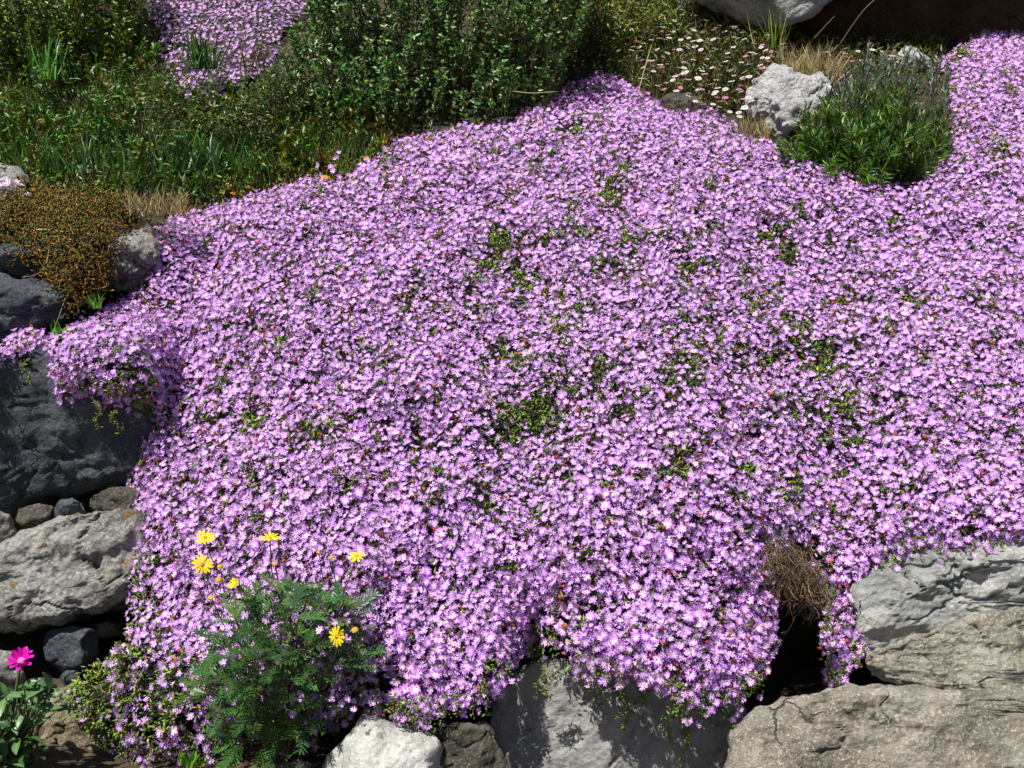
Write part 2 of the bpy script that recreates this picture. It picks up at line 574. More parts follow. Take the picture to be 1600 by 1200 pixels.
# left side of the wall
rock('wall_stone', 'big dark blue-grey wall stone under the trailing pink flowers', [(-150, 548), (0, 546), (60, 543), (120, 543), (190, 560), (232, 615), (250, 690), (232, 742), (190, 754), (120, 772), (60, 786), (0, 797), (-150, 806)],
     2.66, 0.10, 0.35, MR_BLUE, lean=-0.22, amp=0.02, freq=7, q=0.22, cuts=5, res=(180, 90), seed=1)
rock('wall_stone', 'pale grey wall stone with orange lichen streaks and cracks', [(-150, 905), (-60, 876), (0, 853), (45, 832), (90, 814), (140, 801), (195, 800), (232, 840), (235, 900), (215, 945), (160, 957), (120, 967), (70, 977), (30, 984), (0, 988), (-150, 1000)],
     2.42, 0.11, 0.35, MR_LICH, lean=0.10, amp=0.034, freq=7, q=0.32, cuts=10, res=(200, 100), seed=2)
rock('wall_stone', 'purple-grey stone with a bright top edge below the brown moss', [(-150, 430), (0, 432), (55, 434), (100, 452), (118, 480), (95, 508), (60, 520), (0, 536), (-150, 545)],
     2.78, 0.09, 0.3, MR_BLUE, lean=-0.15, amp=0.02, freq=7, q=0.4, seed=3)
rock('wall_stone', 'dark stone half hidden behind the brown moss', [(-150, 370), (0, 380), (60, 388), (90, 410), (75, 434), (0, 440), (-150, 442)], 2.86, 0.06, 0.3, MR_BLUE, lean=-0.1, amp=0.02, freq=8, seed=4)
rock('wall_stone', 'rough lichen-spotted stone between brown moss and pink mat', [(152, 395), (175, 372), (205, 360), (236, 354), (244, 400), (238, 436), (216, 454), (180, 456), (156, 440)],
     2.93, 0.06, 0.25, MR_LICH, lean=-0.25, amp=0.03, freq=9, seed=5)
rock('chink_stone', 'oval bluish chink stone wedged below the dark wall stone', [(80, 798), (92, 782), (112, 777), (130, 788), (136, 802), (110, 812), (85, 810)], 2.56, 0.04, 0.12, MR_BLUE, amp=0.008, freq=12, res=(60, 30), seed=6)
rock('chink_stone', 'brownish flat chink stone wedged below the dark wall stone', [(20, 815), (30, 795), (60, 787), (82, 792), (80, 810), (50, 824), (28, 828)], 2.56, 0.04, 0.12, MR_DARK, amp=0.008, freq=12, res=(60, 30), seed=7)
rock('chink_stone', 'lit grey stone above the lichened stone at the joint', [(-60, 800), (0, 800), (16, 805), (24, 825), (27, 838), (10, 848), (-60, 858)], 2.42, 0.05, 0.15, MR_LICH, amp=0.012, freq=12, res=(70, 35), seed=8)
rock('chink_stone', 'long dark chink stone tucked beside the pink mat', [(136, 800), (140, 778), (175, 764), (220, 760), (225, 800), (180, 806)], 2.52, 0.04, 0.12, MR_DARK, amp=0.01, freq=12, res=(60, 30), seed=9)
rock('wall_stone', 'dark squarish stone in the shaded gap under lichened stone', [(65, 985), (110, 978), (152, 984), (155, 1020), (140, 1045), (100, 1050), (72, 1030)], 2.36, 0.05, 0.2, MR_BLUE, amp=0.01, freq=10, res=(70, 35), seed=10)
rock('chink_stone', 'small brown wedge stone under the lichened stone corner', [(143, 980), (165, 972), (188, 976), (192, 992), (165, 998), (146, 996)], 2.38, 0.03, 0.1, MR_DARK, amp=0.008, freq=14, res=(60, 30), seed=11)
rock('chink_stone', 'tiny grey stone beside the magenta flower plant', [(92, 1058), (104, 1048), (120, 1050), (124, 1066), (100, 1074)], 2.26, 0.03, 0.08, MR_BLUE, amp=0.006, freq=14, res=(50, 26), seed=12)
rock('wall_stone', 'grey stone behind the magenta flower', [(-120, 1022), (0, 1018), (24, 1022), (40, 1060), (20, 1110), (-120, 1120)], 2.26, 0.06, 0.2, MR_LICH, amp=0.015, freq=9, res=(80, 40), seed=13)
rock('foot_stone', 'yellowish stone at the wall foot under green trailing leaves', [(48, 1170), (70, 1140), (82, 1095), (118, 1070), (180, 1088), (205, 1140), (190, 1188), (150, 1205), (100, 1208), (55, 1200)], 2.13, 0.08, 0.16, MR_YEL, lean=0.2, amp=0.02, freq=9, seed=14)
# along the bottom
rock('foot_stone', 'pointed white mossy stone leaning beside the shaded slab', [(490, 1215), (515, 1178), (545, 1148), (566, 1117), (580, 1110), (640, 1128), (668, 1142), (690, 1165), (690, 1215), (680, 1290), (500, 1290)],
     1.92, 0.11, 0.12, MR_WHITE, lean=0.55, amp=0.022, freq=7, q=0.62, res=(150, 76), seed=15, centre=(592, 1200))
rock('foot_stone', 'dark streaked stone between the white stone and the slab', [(660, 1160), (690, 1140), (720, 1136), (758, 1131), (772, 1142), (790, 1180), (806, 1215), (806, 1290), (660, 1290)],
     1.95, 0.08, 0.12, MR_DARK, lean=0.1, amp=0.02, freq=9, q=0.5, res=(130, 66), seed=16)
rock('wall_stone', 'smooth grey slab in the wall shaded by the hanging flowers', [(768, 1100), (795, 1055), (840, 1030), (900, 1025), (1000, 1030), (1100, 1050), (1165, 1080), (1172, 1150), (1160, 1240), (1150, 1300), (760, 1300), (762, 1200)],
     2.12, 0.05, 0.3, MR_SLAB, lean=0.14, amp=0.022, freq=6, q=0.2, cuts=5, res=(180, 90), seed=17)
rock('foot_stone', 'small dark grey stone in the soil beside the white stone', [(412, 1205), (440, 1188), (466, 1181), (492, 1196), (500, 1225), (480, 1250), (420, 1250)], 1.92, 0.05, 0.06, MR_DARK, lean=0.3, amp=0.01, freq=12, res=(70, 36), seed=18)
# right corner
rock('wall_stone', 'layered blue-grey stone directly below the right flower fringe', [(1346, 930), (1380, 885), (1420, 868), (1470, 866), (1600, 845), (1760, 830), (1780, 970), (1600, 975), (1500, 990), (1450, 1010), (1395, 1018), (1340, 1030)],
     2.22, 0.08, 0.3, MR_GREY, lean=0.10, amp=0.032, freq=7, q=0.3, res=(190, 110), seed=19, strata=0.35, cuts=14)
rock('wall_stone', 'brown and grey flecked stone in the middle of the right corner', [(1346, 1064), (1362, 1024), (1420, 1003), (1470, 985), (1530, 965), (1600, 950), (1780, 935), (1790, 1100), (1600, 1096), (1500, 1092), (1420, 1090), (1366, 1084)],
     2.10, 0.10, 0.3, MR_TAN, lean=0.28, amp=0.026, freq=7, q=0.35, res=(190, 110), seed=20, strata=0.3, cuts=16)
rock('wall_stone', 'long tan glittering stone along the wall foot with sunlit top', [(1136, 1200), (1146, 1150), (1172, 1115), (1230, 1095), (1290, 1084), (1400, 1078), (1500, 1083), (1600, 1086), (1790, 1080), (1800, 1320), (1140, 1320)],
     1.98, 0.14, 0.3, MR_TAN, lean=0.38, amp=0.024, freq=7, q=0.38, res=(210, 120), seed=21, strata=0.25, cuts=16)
# up on the bank
rock('boulder', 'white notched boulder between the daisies and the spiky green bush', [(1164, 168), (1172, 145), (1192, 122), (1208, 111), (1226, 111), (1244, 118), (1258, 125), (1270, 119), (1282, 116), (1293, 126), (1298, 148), (1290, 185), (1265, 212), (1230, 225), (1200, 220), (1180, 200), (1166, 185)],
     3.80, 0.15, 0.16, MR_PALE, lean=0.4, amp=0.036, freq=8, q=0.65, res=(150, 76), seed=22)
rock('boulder', 'pale overhanging boulder lip above the daisies', [(1060, -60), (1085, -8), (1110, 14), (1150, 47), (1180, 45), (1225, 33), (1280, 10), (1330, -22), (1500, -50), (1850, -70), (1900, -420), (1500, -520), (1100, -400)],
     4.62, 0.26, 0.9, MR_PALE, lean=0.30, amp=0.05, freq=3, q=0.3, res=(180, 90), seed=23, centre=(1430, -200))
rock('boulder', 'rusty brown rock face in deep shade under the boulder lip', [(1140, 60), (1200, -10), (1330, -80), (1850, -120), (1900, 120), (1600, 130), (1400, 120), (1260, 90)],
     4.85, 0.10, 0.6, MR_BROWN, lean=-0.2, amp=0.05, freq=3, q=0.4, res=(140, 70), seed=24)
rock('small_rock', 'small bluish pointed stone behind the spiky green bush', [(1396, 112), (1402, 82), (1415, 70), (1430, 76), (1452, 92), (1458, 118), (1425, 124)], 4.20, 0.06, 0.08, MR_GREY, amp=0.01, freq=10, res=(60, 32), seed=25)
rock('small_rock', 'low brown rock at the crest of the pink mat', [(1026, 176), (1036, 152), (1060, 143), (1085, 147), (1102, 165), (1100, 185), (1060, 190)], 3.86, 0.06, 0.08, MR_DARK, amp=0.012, freq=10, res=(70, 36), seed=26)
rock('small_rock', 'little pale grey rock among the white daisies', [(952, 30), (962, 12), (982, 8), (1000, 20), (1006, 40), (975, 48)], 4.55, 0.06, 0.08, MR_PALE, amp=0.012, freq=10, res=(60, 32), seed=27)
rock('small_rock', 'pale stone beside the bleached pink blossoms', [(-60, 262), (0, 256), (30, 262), (50, 280), (44, 300), (0, 312), (-60, 315)], 3.32, 0.06, 0.1, MR_LICH, lean=0.4, amp=0.012, freq=9, res=(70, 36), seed=28)


# ------------------------------------------------------------------ draped mats of plants
def inside(poly, px, py):
    P = np.asarray(poly, float)
    Q = np.roll(P, -1, 0)
    c = np.zeros(np.shape(px), bool)
    for (x0, y0), (x1, y1) in zip(P, Q):
        if y0 == y1:
            continue
        t = ((y0 > py) != (y1 > py)) & (px < (x1 - x0) * (py - y0) / (y1 - y0) + x0)
        c ^= t
    return c


def edge_dist(poly, px, py):
    P = np.asarray(poly, float)
    Q = np.roll(P, -1, 0)
    best = np.full(np.shape(px), 1e9)
    for (x0, y0), (x1, y1) in zip(P, Q):
        ex, ey = x1 - x0, y1 - y0
        t = np.clip(((px - x0) * ex + (py - y0) * ey) / (ex * ex + ey * ey + 1e-9), 0, 1)
        best = np.minimum(best, np.hypot(px - x0 - t * ex, py - y0 - t * ey))
    return best


class Patch:
    def __init__(s, poly, Yfun, step=9.0, rw=45.0, rd=0.12, bump=0.02, bumpf=6.0, seed=0.0):
        P = np.array(poly, float)
        xs = np.arange(P[:, 0].min() - step, P[:, 0].max() + 2 * step, step)
        ys = np.arange(P[:, 1].min() - step, P[:, 1].max() + 2 * step, step)
        U, V = np.meshgrid(xs, ys)
        ins = inside(poly, U, V)
        d = np.where(ins, edge_dist(poly, U, V), 0)
        k = 1 - np.minimum(d, rw) / rw
        rdv = rd(U, V) if callable(rd) else rd
        Y = Yfun(U, V) + rdv * (1 - np.sqrt(np.maximum(0, 1 - k * k)))
        W0 = unproj(U, V, Y)
        if bump:
            Y = Y + bump * fbm(W0, bumpf, 4, seed + 5.5)
        s.Pw = unproj(U, V, Y)
        s.U, s.V = U, V
        ny, nx = U.shape
        F = grid_faces(ny, nx)
        ok = ins.ravel()[F].sum(1) >= 2
        s.F = F[ok]
        p = s.Pw.reshape(-1, 3)
        a, b, c = p[s.F[:, 0]], p[s.F[:, 1]], p[s.F[:, 2]]
        n = np.cross(b - a, c - a)
        s.area = np.linalg.norm(n, axis=1) / 2
        n = nrm(n)
        vw = np.array([0, 0, CAMZ]) - a
        n *= np.where((n * vw).sum(1, keepdims=True) < 0, -1, 1)
        # smoothed vertex normals
        vn = np.zeros_like(p)
        for k_ in range(3):
            np.add.at(vn, s.F[:, k_], n * s.area[:, None])
        s.vn = nrm(vn)

    def base(s, col, back=0.02):
        g = Geo()
        p = s.Pw.reshape(-1, 3) - s.vn * back
        used = np.unique(s.F)
        mp = np.full(len(p), -1); mp[used] = np.arange(len(used))
        g.add(p[used], mp[s.F][:, ::-1], col)
        return g

    def sample(s, spacing, density=None, oversample=2.2):
        n = int(s.area.sum() / (spacing ** 2 * 0.72) * oversample)
        t = rng.choice(len(s.F), n, p=s.area / s.area.sum())
        r1 = np.sqrt(rng.random(n)); r2 = rng.random(n)
        w = np.stack([1 - r1, r1 * (1 - r2), r1 * r2], -1)
        f = s.F[t]
        p = s.Pw.reshape(-1, 3)
        P = (p[f] * w[..., None]).sum(1)
        N = nrm((s.vn[f] * w[..., None]).sum(1))
        px, py, dep = pixel(P)
        cell = {}
        keep = []
        r2_ = spacing * spacing
        inv = 1.0 / spacing
        K = np.floor(P * inv).astype(int)
        Pl = P.tolist(); Kl = K.tolist()
        for i in range(n):
            kx, ky, kz = Kl[i]
            x, y, z = Pl[i]
            bad = False
            for dx in (-1, 0, 1):
                for dy in (-1, 0, 1):
                    for dz in (-1, 0, 1):
                        for q in cell.get((kx + dx, ky + dy, kz + dz), ()):
                            if (q[0] - x) ** 2 + (q[1] - y) ** 2 + (q[2] - z) ** 2 < r2_:
                                bad = True
                                break
                        if bad: break
                    if bad: break
                if bad: break
            if not bad:
                cell.setdefault((kx, ky, kz), []).append((x, y, z))
                keep.append(i)
        keep = np.array(keep)
        P, N, px, py = P[keep], N[keep], px[keep], py[keep]
        if density is not None:
            m = rng.random(len(P)) < density(px, py)
            P, N, px, py = P[m], N[m], px[m], py[m]
        return P, N, px, py


# ---- one lilac flower: many narrow petals round a small pale centre
C_TIP = np.array([0.54, 0.15, 0.87])
C_MID = np.array([0.71, 0.315, 0.92])
C_BASE = np.array([0.93, 0.76, 0.91])
C_EYE = np.array([0.72, 0.62, 0.34])


def flower_template(np_=14, open_=0.2, seed=0, fine=False, wide=1.0, eye=True):
    r = random.Random(seed)
    V, F, Tc = [], [], []
    for k in range(np_):
        a = 2 * math.pi * (k + r.uniform(-.3, .3)) / np_
        L = r.uniform(0.82, 1.08)
        z = open_ * r.uniform(0.4, 1.5)
        w = r.uniform(0.10, 0.14) * wide
        d = np.array([math.cos(a), math.sin(a), 0]); p = np.array([-d[1], d[0], 0])
        i = len(V)
        if fine:
            V += [d * .12 - p * .03, d * .12 + p * .03, d * .6 * L - p * w + [0, 0, z * .75], d * .6 * L + p * w + [0, 0, z * .75], d * .92 * L - p * w * .7 + [0, 0, z], d * .92 * L + p * w * .7 + [0, 0, z], d * L * 1.03 + [0, 0, z]]
            F += [[i, i + 1, i + 3], [i, i + 3, i + 2], [i + 2, i + 3, i + 5], [i + 2, i + 5, i + 4], [i + 4, i + 5, i + 6]]
            Tc += [0, 0, .55, .55, 1, 1, 1]
        else:
            V += [d * .1, d * .68 * L - p * w + [0, 0, z * .8], d * L + [0, 0, z], d * .68 * L + p * w + [0, 0, z * .8]]
            F += [[i, i + 1, i + 2], [i, i + 2, i + 3]]
            Tc += [0, .65, 1, .65]
    i = len(V)
    n = 5 if eye else 0
    if not eye:
        return np.array([np.asarray(v, float) for v in V]), np.array(F), np.array(Tc)
    V += [np.array([math.cos(t) * .2, math.sin(t) * .2, .06]) for t in np.arange(n) * 2 * math.pi / n] + [np.array([0, 0, .17])]
    F += [[i + k, i + (k + 1) % n, i + n] for k in range(n)]
    Tc += [-1] * (n + 1)
    return np.array([np.asarray(v, float) for v in V]), np.array(F), np.array(Tc)


def flower_cols(Tc, n, pale=0.0):
    """per vertex colours for n flowers"""
    t = np.clip(Tc, 0, 1)[None, :, None]
    hue = rng.normal(0, 1, (n, 1, 1))
    val = np.exp(rng.normal(-0.03, 0.22, (n, 1, 1)))
    tip = C_TIP + hue * np.array([0.05, 0.012, -0.035])
    c = np.where(t < .6, C_BASE + (C_MID - C_BASE) * t / .6, C_MID + (tip - C_MID) * (t - .6) / .4)
    c = c * val
    c = c + (np.array([0.85, 0.78, 0.86]) - c) * pale
    eye = C_EYE * val
    return np.clip(np.where((Tc < 0)[None, :, None], eye, c), 0, 0.95)


TEMPL = [flower_template(9 + k % 3, 0.12 + 0.10 * k, k, wide=1.35) for k in range(5)]
TEMPL_LOW = [flower_template(7, 0.2 + 0.1 * k, 20 + k, wide=1.7, eye=False) for k in range(3)]
TEMPL_FINE = [flower_template(16, 0.15 + 0.09 * k, 40 + k, True) for k in range(5)]


def add_flowers(geo, P, N, size, pale=0.0, templ=None):
    templ = templ or TEMPL
    idx = rng.integers(0, len(templ), len(P))
    for k, (T, F, Tc) in enumerate(templ):
        m = idx == k
        geo.inst(T, F, P[m], frames(N[m]), size[m], flower_cols(Tc, m.sum(), pale))


def face_sun(N, jit=0.42, ks=0.38):
    return nrm(N * 0.6 + LS * ks + rng.normal(0, jit, N.shape))


def succulent_leaves(geo, P, N, per, size, cols, w, spread=1.0, aspect=0.3, jitter=0.006):
    n = len(P) * per
    PP = np.repeat(P, per, 0) + rng.normal(0, jitter, (n, 3))
    NN = np.repeat(N, per, 0)
    d = nrm(NN * 0.9 + rng.normal(0, 0.55 * spread, (n, 3)) + np.array([0, 0, 0.15]))
    up = nrm(rng.normal(0, 1, (n, 3)))
    s = size * rng.uniform(0.6, 1.3, n)
    geo.inst(PLUMP_V, PLUMP_F, PP - d * (s * 0.35)[:, None], leaf_frames(d, up), np.stack([s * aspect, s, s * aspect], -1), pick(cols, w, n, 0.3))


ICE_LEAF = [(0.10, 0.15, 0.045), (0.07, 0.115, 0.04), (0.16, 0.17, 0.05), (0.15, 0.06, 0.03)]
ICE_W = [5, 4, 2, 0.8]

MAIN = [(-130, 556), (-60, 548), (0, 540), (30, 522), (62, 516), (85, 528), (110, 516), (150, 495), (180, 480), (212, 462), (226, 440), (230, 400), (238, 362),
        (262, 348), (330, 328), (400, 306), (470, 283), (500, 278), (520, 285), (545, 280), (560, 262), (600, 240), (625, 222), (690, 208), (735, 200), (790, 200), (808, 185),
        (850, 160), (872, 150), (885, 135), (905, 134), (925, 122), (945, 118), (975, 130), (1000, 145), (1030, 164), (1070, 170), (1110, 172), (1150, 193), (1190, 218),
        (1230, 243), (1262, 240), (1300, 253), (1340, 272), (1380, 292), (1420, 295), (1448, 264), (1480, 245), (1492, 200), (1478, 160), (1488, 120), (1465, 100), (1500, 75),
        (1540, 56), (1600, 50), (1690, 52), (1770, 120), (1800, 260), (1835, 420), (1815, 640), (1850, 780), (1790, 850), (1600, 850), (1565, 850), (1545, 876), (1500, 884), (1470, 874), (1440, 860), (1415, 860), (1402, 885), (1378, 905), (1370, 950),
        (1352, 985), (1342, 1020), (1322, 1050), (1306, 1078), (1297, 1060), (1298, 1020), (1291, 985), (1300, 945), (1288, 915), (1250, 900), (1222, 870), (1198, 842), (1205, 890),
        (1212, 940), (1207, 1000), (1190, 1050), (1152, 1090), (1132, 1108), (1110, 1095), (1072, 1100), (1050, 1085), (1000, 1060), (950, 1050), (912, 1043), (890, 1015),
        (852, 1002), (822, 1006), (806, 1030), (786, 1072), (740, 1102), (680, 1113), (640, 1118), (600, 1105), (560, 1100), (520, 1130), (440, 1150), (350, 1140), (325, 1165),
        (260, 1188), (195, 1185), (135, 1125), (88, 1104), (120, 1070), (180, 1032), (205, 1000), (210, 950), (196, 900), (205, 850), (200, 800), (210, 740),
        (220, 690), (230, 655), (190, 632), (160, 640), (130, 612), (100, 636), (86, 600), (80, 560), (65, 545), (48, 560), (36, 588), (28, 566), (-60, 572), (-130, 580)]


def mainY(px, py):
    px = np.asarray(px, float); py = np.asarray(py, float)
    Y = prof(py)
    hi = sstep(py, 250, 520)
    # the left flank of the dome turns away
    ledge = (1 - sstep(px, 180, 300)) * (1 - sstep(py, 580, 720))
    Y = Y + hi * 0.27 * np.clip((560 - px) / 350, 0, 1.1) ** 2 * (1 - sstep(py, 900, 1040)) * (1 - ledge)
    # top ledge run out to the left lies on the dark stone
    Y = Y * (1 - ledge) + ledge * np.interp(py, [440, 480, 520, 545, 580, 650], [2.82, 2.72, 2.56, 2.47, 2.43, 2.42])
    # furrow down the middle and the shaded flank towards the right
    cx = 800 + (py - 500) * 0.03
    Y = Y + 0.07 * np.exp(-((px - cx) / 60) ** 2) * sstep(py, 300, 420) * (1 - sstep(py, 760, 880))
    Y = Y + 0.17 * sstep(px, 1060, 1290) * sstep(py, 230, 420) - 0.09 * sstep(px, 1320, 1480) * sstep(py, 300, 480)
    # lobes along the lower fringe
    lob = sstep(py, 860, 1000)
    Y = Y + lob * (0.10 * np.exp(-((px - 835) / 35) ** 2) - 0.05 * np.exp(-((px - 1060) / 110) ** 2) - 0.04 * np.exp(-((px - 680) / 100) ** 2))
    Y = Y - 0.07 * sstep(py, 940, 1060) * sstep(px, 480, 620)
    Y = Y + 0.14 * np.exp(-((px - 1245) / 42) ** 2) * sstep(py, 800, 900)
    return Y


_spots = [(778, 378, 22, 1.0), (960, 300, 24, .8), (820, 440, 26, .9), (845, 655, 40, .85), (790, 655, 30, .8), (930, 580, 28, .7), (880, 600, 30, .6), (1300, 560, 34, .75), (1310, 640, 30, .75),
          (1240, 540, 28, .7), (1180, 480, 26, .6), (1230, 640, 26, .6), (390, 650, 24, .8), (490, 670, 24, .8), (400, 750, 24, .8), (760, 770, 30, .7), (1240, 755, 26, .75), (640, 625, 20, .7), (300, 740, 16, .7),
          (1110, 290, 14, .7), (1070, 380, 14, .7), (980, 370, 18, .8), (970, 265, 14, .6), (1160, 560, 24, .6), (1095, 545, 20, .6), (250, 870, 16, .6), (420, 815, 16, .6), (545, 760, 16, .6), (705, 900, 18, .5),
          (450, 440, 10, .7), (700, 190, 12, .9), (500, 300, 10, .6), (1560, 230, 22, .7), (1530, 120, 12, .7), (1580, 140, 12, .7), (1330, 470, 26, .6), (1380, 650, 24, .5), (1420, 770, 24, .5), (870, 500, 24, .6),
          (200, 590, 40, .6), (150, 600, 26, .6), (225, 640, 30, .7), (870, 960, 26, .7), (850, 1000, 28, .8), (760, 1060, 22, .6), (600, 1085, 30, .6), (560, 1060, 26, .5), (1225, 900, 34, .95), (1250, 880, 34, .9), (1200, 560, 20, .5)]


def dens(px, py):
    px = np.asarray(px, float); py = np.asarray(py, float)
    d = np.full(px.shape, 0.98)
    pv = np.stack([px / 55.0, py / 45.0, 0 * px], -1)
    nz = fbm(pv, 1.0, 3, 2.2)
    zone = np.exp(-(((px - 1000) / 420) ** 2 + ((py - 560) / 260) ** 2))
    d -= np.clip(nz - 0.36 + 0.24 * zone, 0, 1) * (0.8 + 0.9 * zone)
    nz2 = fbm(np.stack([px / 17.0, py / 14.0, 0 * px], -1), 1.0, 2, 8.2)
    d -= np.clip(nz2 - 0.29 + 0.12 * zone, 0, 1) * 1.6
    for x, y, r, a in _spots:
        d *= 1 - a * np.exp(-((px - x) ** 2 + (py - y) ** 2) / (r * r))
    # the green skirt at lower left carries few flowers
    low = sstep(py, 930, 1080) * (1 - sstep(px, 215, 420))
    d *= 1 - 0.72 * low
    d *= 1 - 0.75 * (1 - sstep(px, 150, 225)) * sstep(py, 960, 1040)
    d *= 1 - 0.55 * np.exp(-(((px - 215) / 30) ** 2 + ((py - 930) / 90) ** 2))
    d *= 1 - 0.5 * np.exp(-(((px - 430) / 140) ** 2 + ((py - 1080) / 80) ** 2))
    return np.clip(d, 0.03, 1)


patch = Patch(MAIN, mainY, 9.0, 46.0, lambda a, b: 0.13 - 0.08 * sstep(b, 860, 980) * sstep(a, 400, 600), 0.058, 4.2, 1.0)
org = bankP(820, 900)
ice = thing('ice_plant', 'huge lilac-pink ice plant mat draped over the stone wall', 'ice plant', org)
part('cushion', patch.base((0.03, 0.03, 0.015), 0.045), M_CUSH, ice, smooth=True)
LP, LN, lpx, lpy = patch.sample(0.0165)
g = Geo()
succulent_leaves(g, LP - LN * 0.012, LN, 3, 0.022, ICE_LEAF, ICE_W, 1.2, 0.28, 0.009)
# fuller leafy shoots wherever flowers are few
bare = rng.random(len(LP)) > dens(lpx, lpy) + 0.30
succulent_leaves(g, LP[bare] + LN[bare] * 0.004, LN[bare], 10, 0.018, [(0.14, 0.21, 0.055), (0.10, 0.16, 0.05), (0.21, 0.24, 0.08), (0.16, 0.075, 0.03)], [5, 4, 2, .5], 1.3, 0.30, 0.008)
LEAFGEO = g

# ragged strands hanging from the lower edge
fr_poly = np.array([p for p in MAIN if p[1] > 600 and 150 < p[0] < 1640], float)
seg = np.stack([fr_poly[:-1], fr_poly[1:]], 1)
seg = seg[np.hypot(*(seg[:, 1] - seg[:, 0]).T) < 260]
SF_P, SF_D, SL_P = [], [], []
for k in range(300):
    a_, b_ = seg[random.randrange(len(seg))]
    x, y = a_ + (b_ - a_) * random.random()
    if x < 260 and y < 1000:
        continue
    L = random.uniform(.012, .055)
    p0 = unproj(x, y - 22, float(mainY(x, y - 22)) + random.uniform(-.015, .03))
    sway = random.gauss(0, .25)
    for u_ in np.linspace(0, 1, 7):
        SL_P.append(p0 + np.array([sway * L * u_, -.004 * math.sin(u_ * 4), -(.03 + L) * u_]))
    for _ in range(random.choice([0, 1, 2, 2, 3, 4])):
        u_ = random.random()
        SF_P.append(p0 + np.array([sway * L * u_ + random.gauss(0, .006), -.008 + random.gauss(0, .006), -(.03 + L) * u_]))
        SF_D.append(np.array([random.gauss(0, .4), -.8, random.gauss(.25, .4)]))
SF_P, SF_D, SL_P = np.array(SF_P), nrm(np.array(SF_D)), np.array(SL_P)
# blossoms of the mat coming up through the yellow daisy bush
e_ = np.stack([rng.uniform(345, 560, 60), rng.uniform(955, 1130, 60)], -1)
SF_P = np.concatenate([SF_P, unproj(e_[:, 0], e_[:, 1], rng.uniform(1.83, 1.93, 60))])
SF_D = np.concatenate([SF_D, nrm(rng.normal(0, .4, (60, 3)) + np.array([0, -.7, .5]))])

succulent_leaves(LEAFGEO, SL_P, np.tile([[0, -.8, -.2]], (len(SL_P), 1)), 3, 0.013, [(0.14, 0.20, 0.055), (0.10, 0.15, 0.05)], [1, 1], 1.3, .3, .004)
part('leaves', LEAFGEO, M_SUCC, ice, kind='stuff')
FP, FN, fpx, fpy = patch.sample(0.0094, dens, 2.3)
fs = 0.0091 * np.exp(np.clip(rng.normal(0, 0.20, len(FP)), -.5, .4)) * np.interp(fpy, [200, 700, 1000], [0.96, 0.97, 1.08])
FD = face_sun(FN)
FP = FP + FN * rng.uniform(-0.006, 0.014, (len(FP), 1))
# the 300 that show largest stand as flowers of their own
px, py, dep = pixel(FP)
view = nrm(np.array([0, 0, CAMZ]) - FP)
show = fs / dep * np.clip((FD * view).sum(1), 0, 1)
infr = (px > 5) & (px < 1595) & (py > 5) & (py < 1190) & ~((px > 290) & (px < 600) & (py > 870))
order = np.argsort(-np.where(infr, show, 0))
big = order[:298]
rest = np.setdiff1d(np.arange(len(FP)), big)
# a share of the rest are faded or closed
faded = rng.random(len(rest)) < 0.075 + 0.05 * ((fpx[rest] > 1000) & (fpy[rest] > 800))
g = Geo()
r_ = rest[~faded]
add_flowers(g, FP[r_], FD[r_], fs[r_])
add_flowers(g, SF_P, SF_D, rng.uniform(.0075, .0105, len(SF_P)))
sp_ = np.array([(530, 240), (521, 266), (602, 232), (612, 228), (497, 258), (526, 247), (517, 262), (718, 196), (726, 193), (735, 198)], float)
SPt = unproj(sp_[:, 0], sp_[:, 1], bankY(sp_[:, 0], sp_[:, 1]) - 0.11)
add_flowers(g, SPt, face_sun(np.tile([[0, -.5, .8]], (len(SPt), 1))), rng.uniform(.011, .014, len(SPt)))
# flowers sunk lower in the mat
UPs, UN, ux, uy = patch.sample(0.0110, lambda a, b: dens(a, b) ** 1.4)
add_flowers(g, UPs - UN * rng.uniform(0.010, 0.020, (len(UPs), 1)), face_sun(UN, .5), rng.uniform(0.0085, 0.0110, len(UPs)), 0.0, TEMPL_LOW)
part('flowers', g, M_PETAL, ice, kind='stuff')
g = Geo()
r_ = rest[faded]
BUD_V = np.array([[0, 0, -.5], [.35, 0, .2], [0, .35, .2], [-.35, 0, .2], [0, -.35, .2], [0, 0, .9]])
BUD_F = np.array([[0, 2, 1], [0, 3, 2], [0, 4, 3], [0, 1, 4], [1, 2, 5], [2, 3, 5], [3, 4, 5], [4, 1, 5]])
g.inst(BUD_V, BUD_F, FP[r_] + FN[r_] * 0.006, frames(FD[r_]), fs[r_] * 1.1, pick([(0.36, 0.09, 0.10), (0.30, 0.13, 0.05), (0.55, 0.22, 0.30), (0.20, 0.10, 0.05)], [3, 2, 2, 2], len(r_)))
part('faded_buds', g, M_PETAL, ice, kind='stuff')
fl_mesh = []
for k in range(15):
    T, F, Tc = TEMPL_FINE[k % 5]
    gg = Geo()
    gg.inst(T, F, np.zeros((1, 3)), np.eye(3)[None], np.ones(1), flower_cols(Tc, 1))
    me = gg.mesh('flower'); me.materials.append(M_PETAL)
    fl_mesh.append(me)
RR = frames(FD[big])
for j, i in enumerate(big):
    M = Matrix(RR[j].tolist()).to_4x4()
    o = link('flower', fl_mesh[j % 15], parent=ice, loc=tuple(FP[i] - org), rot=M.to_euler())
    o.scale = (fs[i],) * 3

